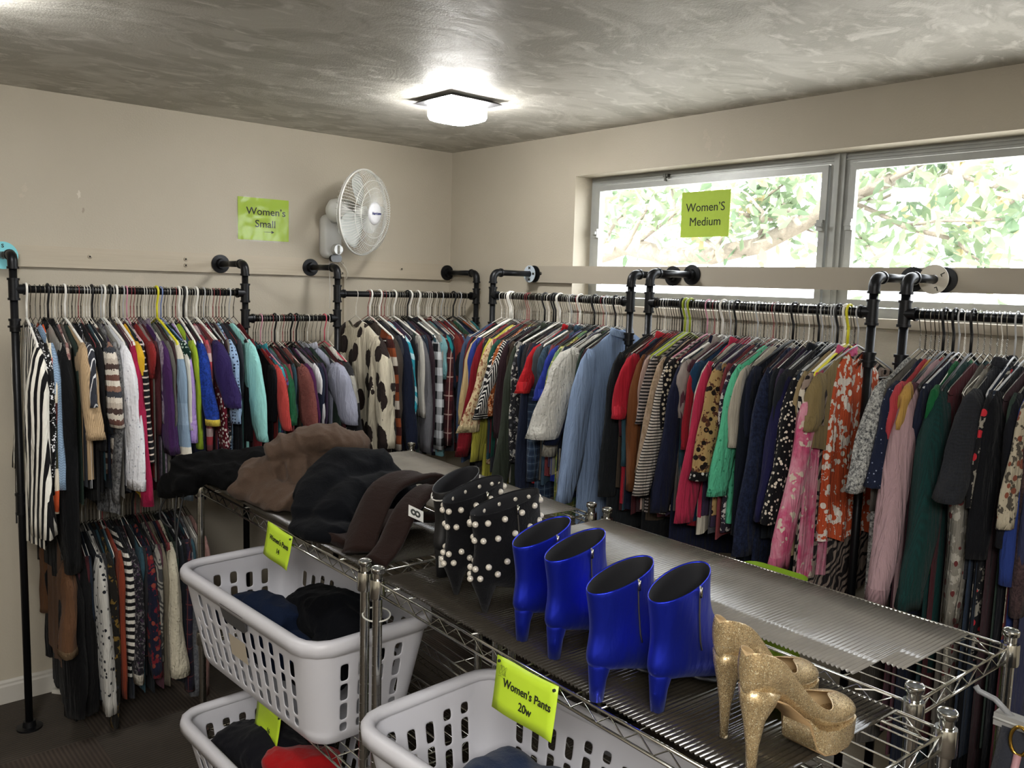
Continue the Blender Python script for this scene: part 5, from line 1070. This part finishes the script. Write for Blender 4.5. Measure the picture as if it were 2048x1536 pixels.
for rack, rows in TAB.items():
    items = []
    for (x, y, yb, w_, spec, name, kind, op) in rows:
        s, _ = sz(rack, x, y); ztop = RZ[rack]; op = dict(op)
        if 'hx' in op: p = at(op.pop('hx'), 600, 1, -D) if rack not in WIN else at(op.pop('hx'), 600, 0, -D); s = p.x if rack not in WIN else p.y
        # foreshortening: find the sleeve end on the same plane
        zb = (at(x, yb, 1, -(D+U+.02)) if rack not in WIN else at(x, yb, 0, -(D+U+.02))).z
        items.append([s, zb, w_, spec, name, kind, op])
    # keep the order along the rail and stay between the end fittings
    items.sort(key=lambda q: q[0])
    lo, hi = LIM[rack]; ss = [min(max(q[0], lo), hi) for q in items]
    mn = .0115
    for _ in range(60):
        for i in range(len(ss)-1):
            d_ = mn-(ss[i+1]-ss[i])
            if d_ > 0: ss[i] -= d_/2; ss[i+1] += d_/2
        ss[0] = max(ss[0], lo); ss[-1] = min(ss[-1], hi)
    for i, q in enumerate(items): q[0] = ss[i]
    rnd = random.Random(ord(rack)); rn = RN[rack]; e0 = items[-1][0]; ks = 0
    ENDW = ['black', 'deep red', 'slate blue', 'brown', 'forest green', 'pale grey', 'dark navy', 'rust', 'maroon', 'beige', 'teal']; ENDC = ['17181b', '5d1e22', '3c4a63', '4c3527', '254234', '8b8a86', '1b2440', '7c3f26', '43202a', '9a8a70', '2d6468']
    while rack in 'ABCDF' and e0 < hi-.02 and ks < 11:
        e0 += .019; c = ENDC[ks]; kd = rnd.choice(['top', 'blouse', 'shirt']); rt = rnd.uniform(-4, 4)
        garment(rack, e0, 'S:'+c, ENDW[ks], kd, RZ[rack]-.197-rnd.uniform(.3, .5), w=.03, lab='%s %s in the last gap of the %s' % (ENDW[ks], kd, rn), seed=300+ks, T=.01, flare=rnd.uniform(0, .04), ru=.04, rot=rt)
        hanger(rnd.choice(HK), rack, e0, RZ[rack], R(rt), 0, rn); ks += 1
    for i, (s, zb, w_, spec, name, kind, op) in enumerate(items):
        op = dict(op); hk = op.pop('hang', 'ws'); rot = op.get('rot', 0)+rnd.uniform(-5, 5); op['rot'] = rot
        gap = min((items[i+1][0]-s) if i+1 < len(items) else .05, (s-items[i-1][0]) if i else .05)
        op.setdefault('T', max(.008, min(.024, gap*.8))); tl = rnd.uniform(-.012, .012); op['tilt'] = tl
        garment(rack, s, spec, name, kind, zb, w=w_, lab='%s on the %s' % (name, rn), seed=i+1, **op)
        hanger(hk, rack, s, RZ[rack], R(rot), tl, rn)
        if i+1 < len(items):
            g_ = items[i+1][0]-s; nf = int(g_/.0145)-0 if rack != 'G' else int(g_/.022)
            nf = min(nf, 3)
            if nf > 0 and not (rack == 'C' and i < 2):
                for k in range(nf):
                    if g_ < .019: break
                    c = rnd.choice(FILL); sf = s+g_*(k+1)/(nf+1); kd = rnd.choice(['top', 'blouse', 'shirt', 't_shirt']); a, b = short(name), short(items[i+1][4])
                    word = FNAME[c]
                    lab = '%s %s between %s and %s' % (word, kd.replace('t_shirt', 'tee'), a, b)
                    if k: lab = '%s %s, %s, by %s' % (word, kd.replace('t_shirt', 'tee'), 'half hidden' if k == 1 else 'mostly hidden', b)
                    rt = rnd.uniform(-4, 4)
                    garment(rack, sf, 'S:'+c, word, kd, RZ[rack]-.197-rnd.uniform(.2, .42), w=.022, lab=lab, seed=i+50+k*31, T=.008, flare=rnd.uniform(-.02, .02), ru=.035, rot=rt, hem=(rnd.uniform(.95, 1.3) if rack == 'G' else None), sl=rnd.choice(['long', 'long', 'none']))
                    hanger(rnd.choice(HK), rack, sf, RZ[rack], R(rt), 0, rn)
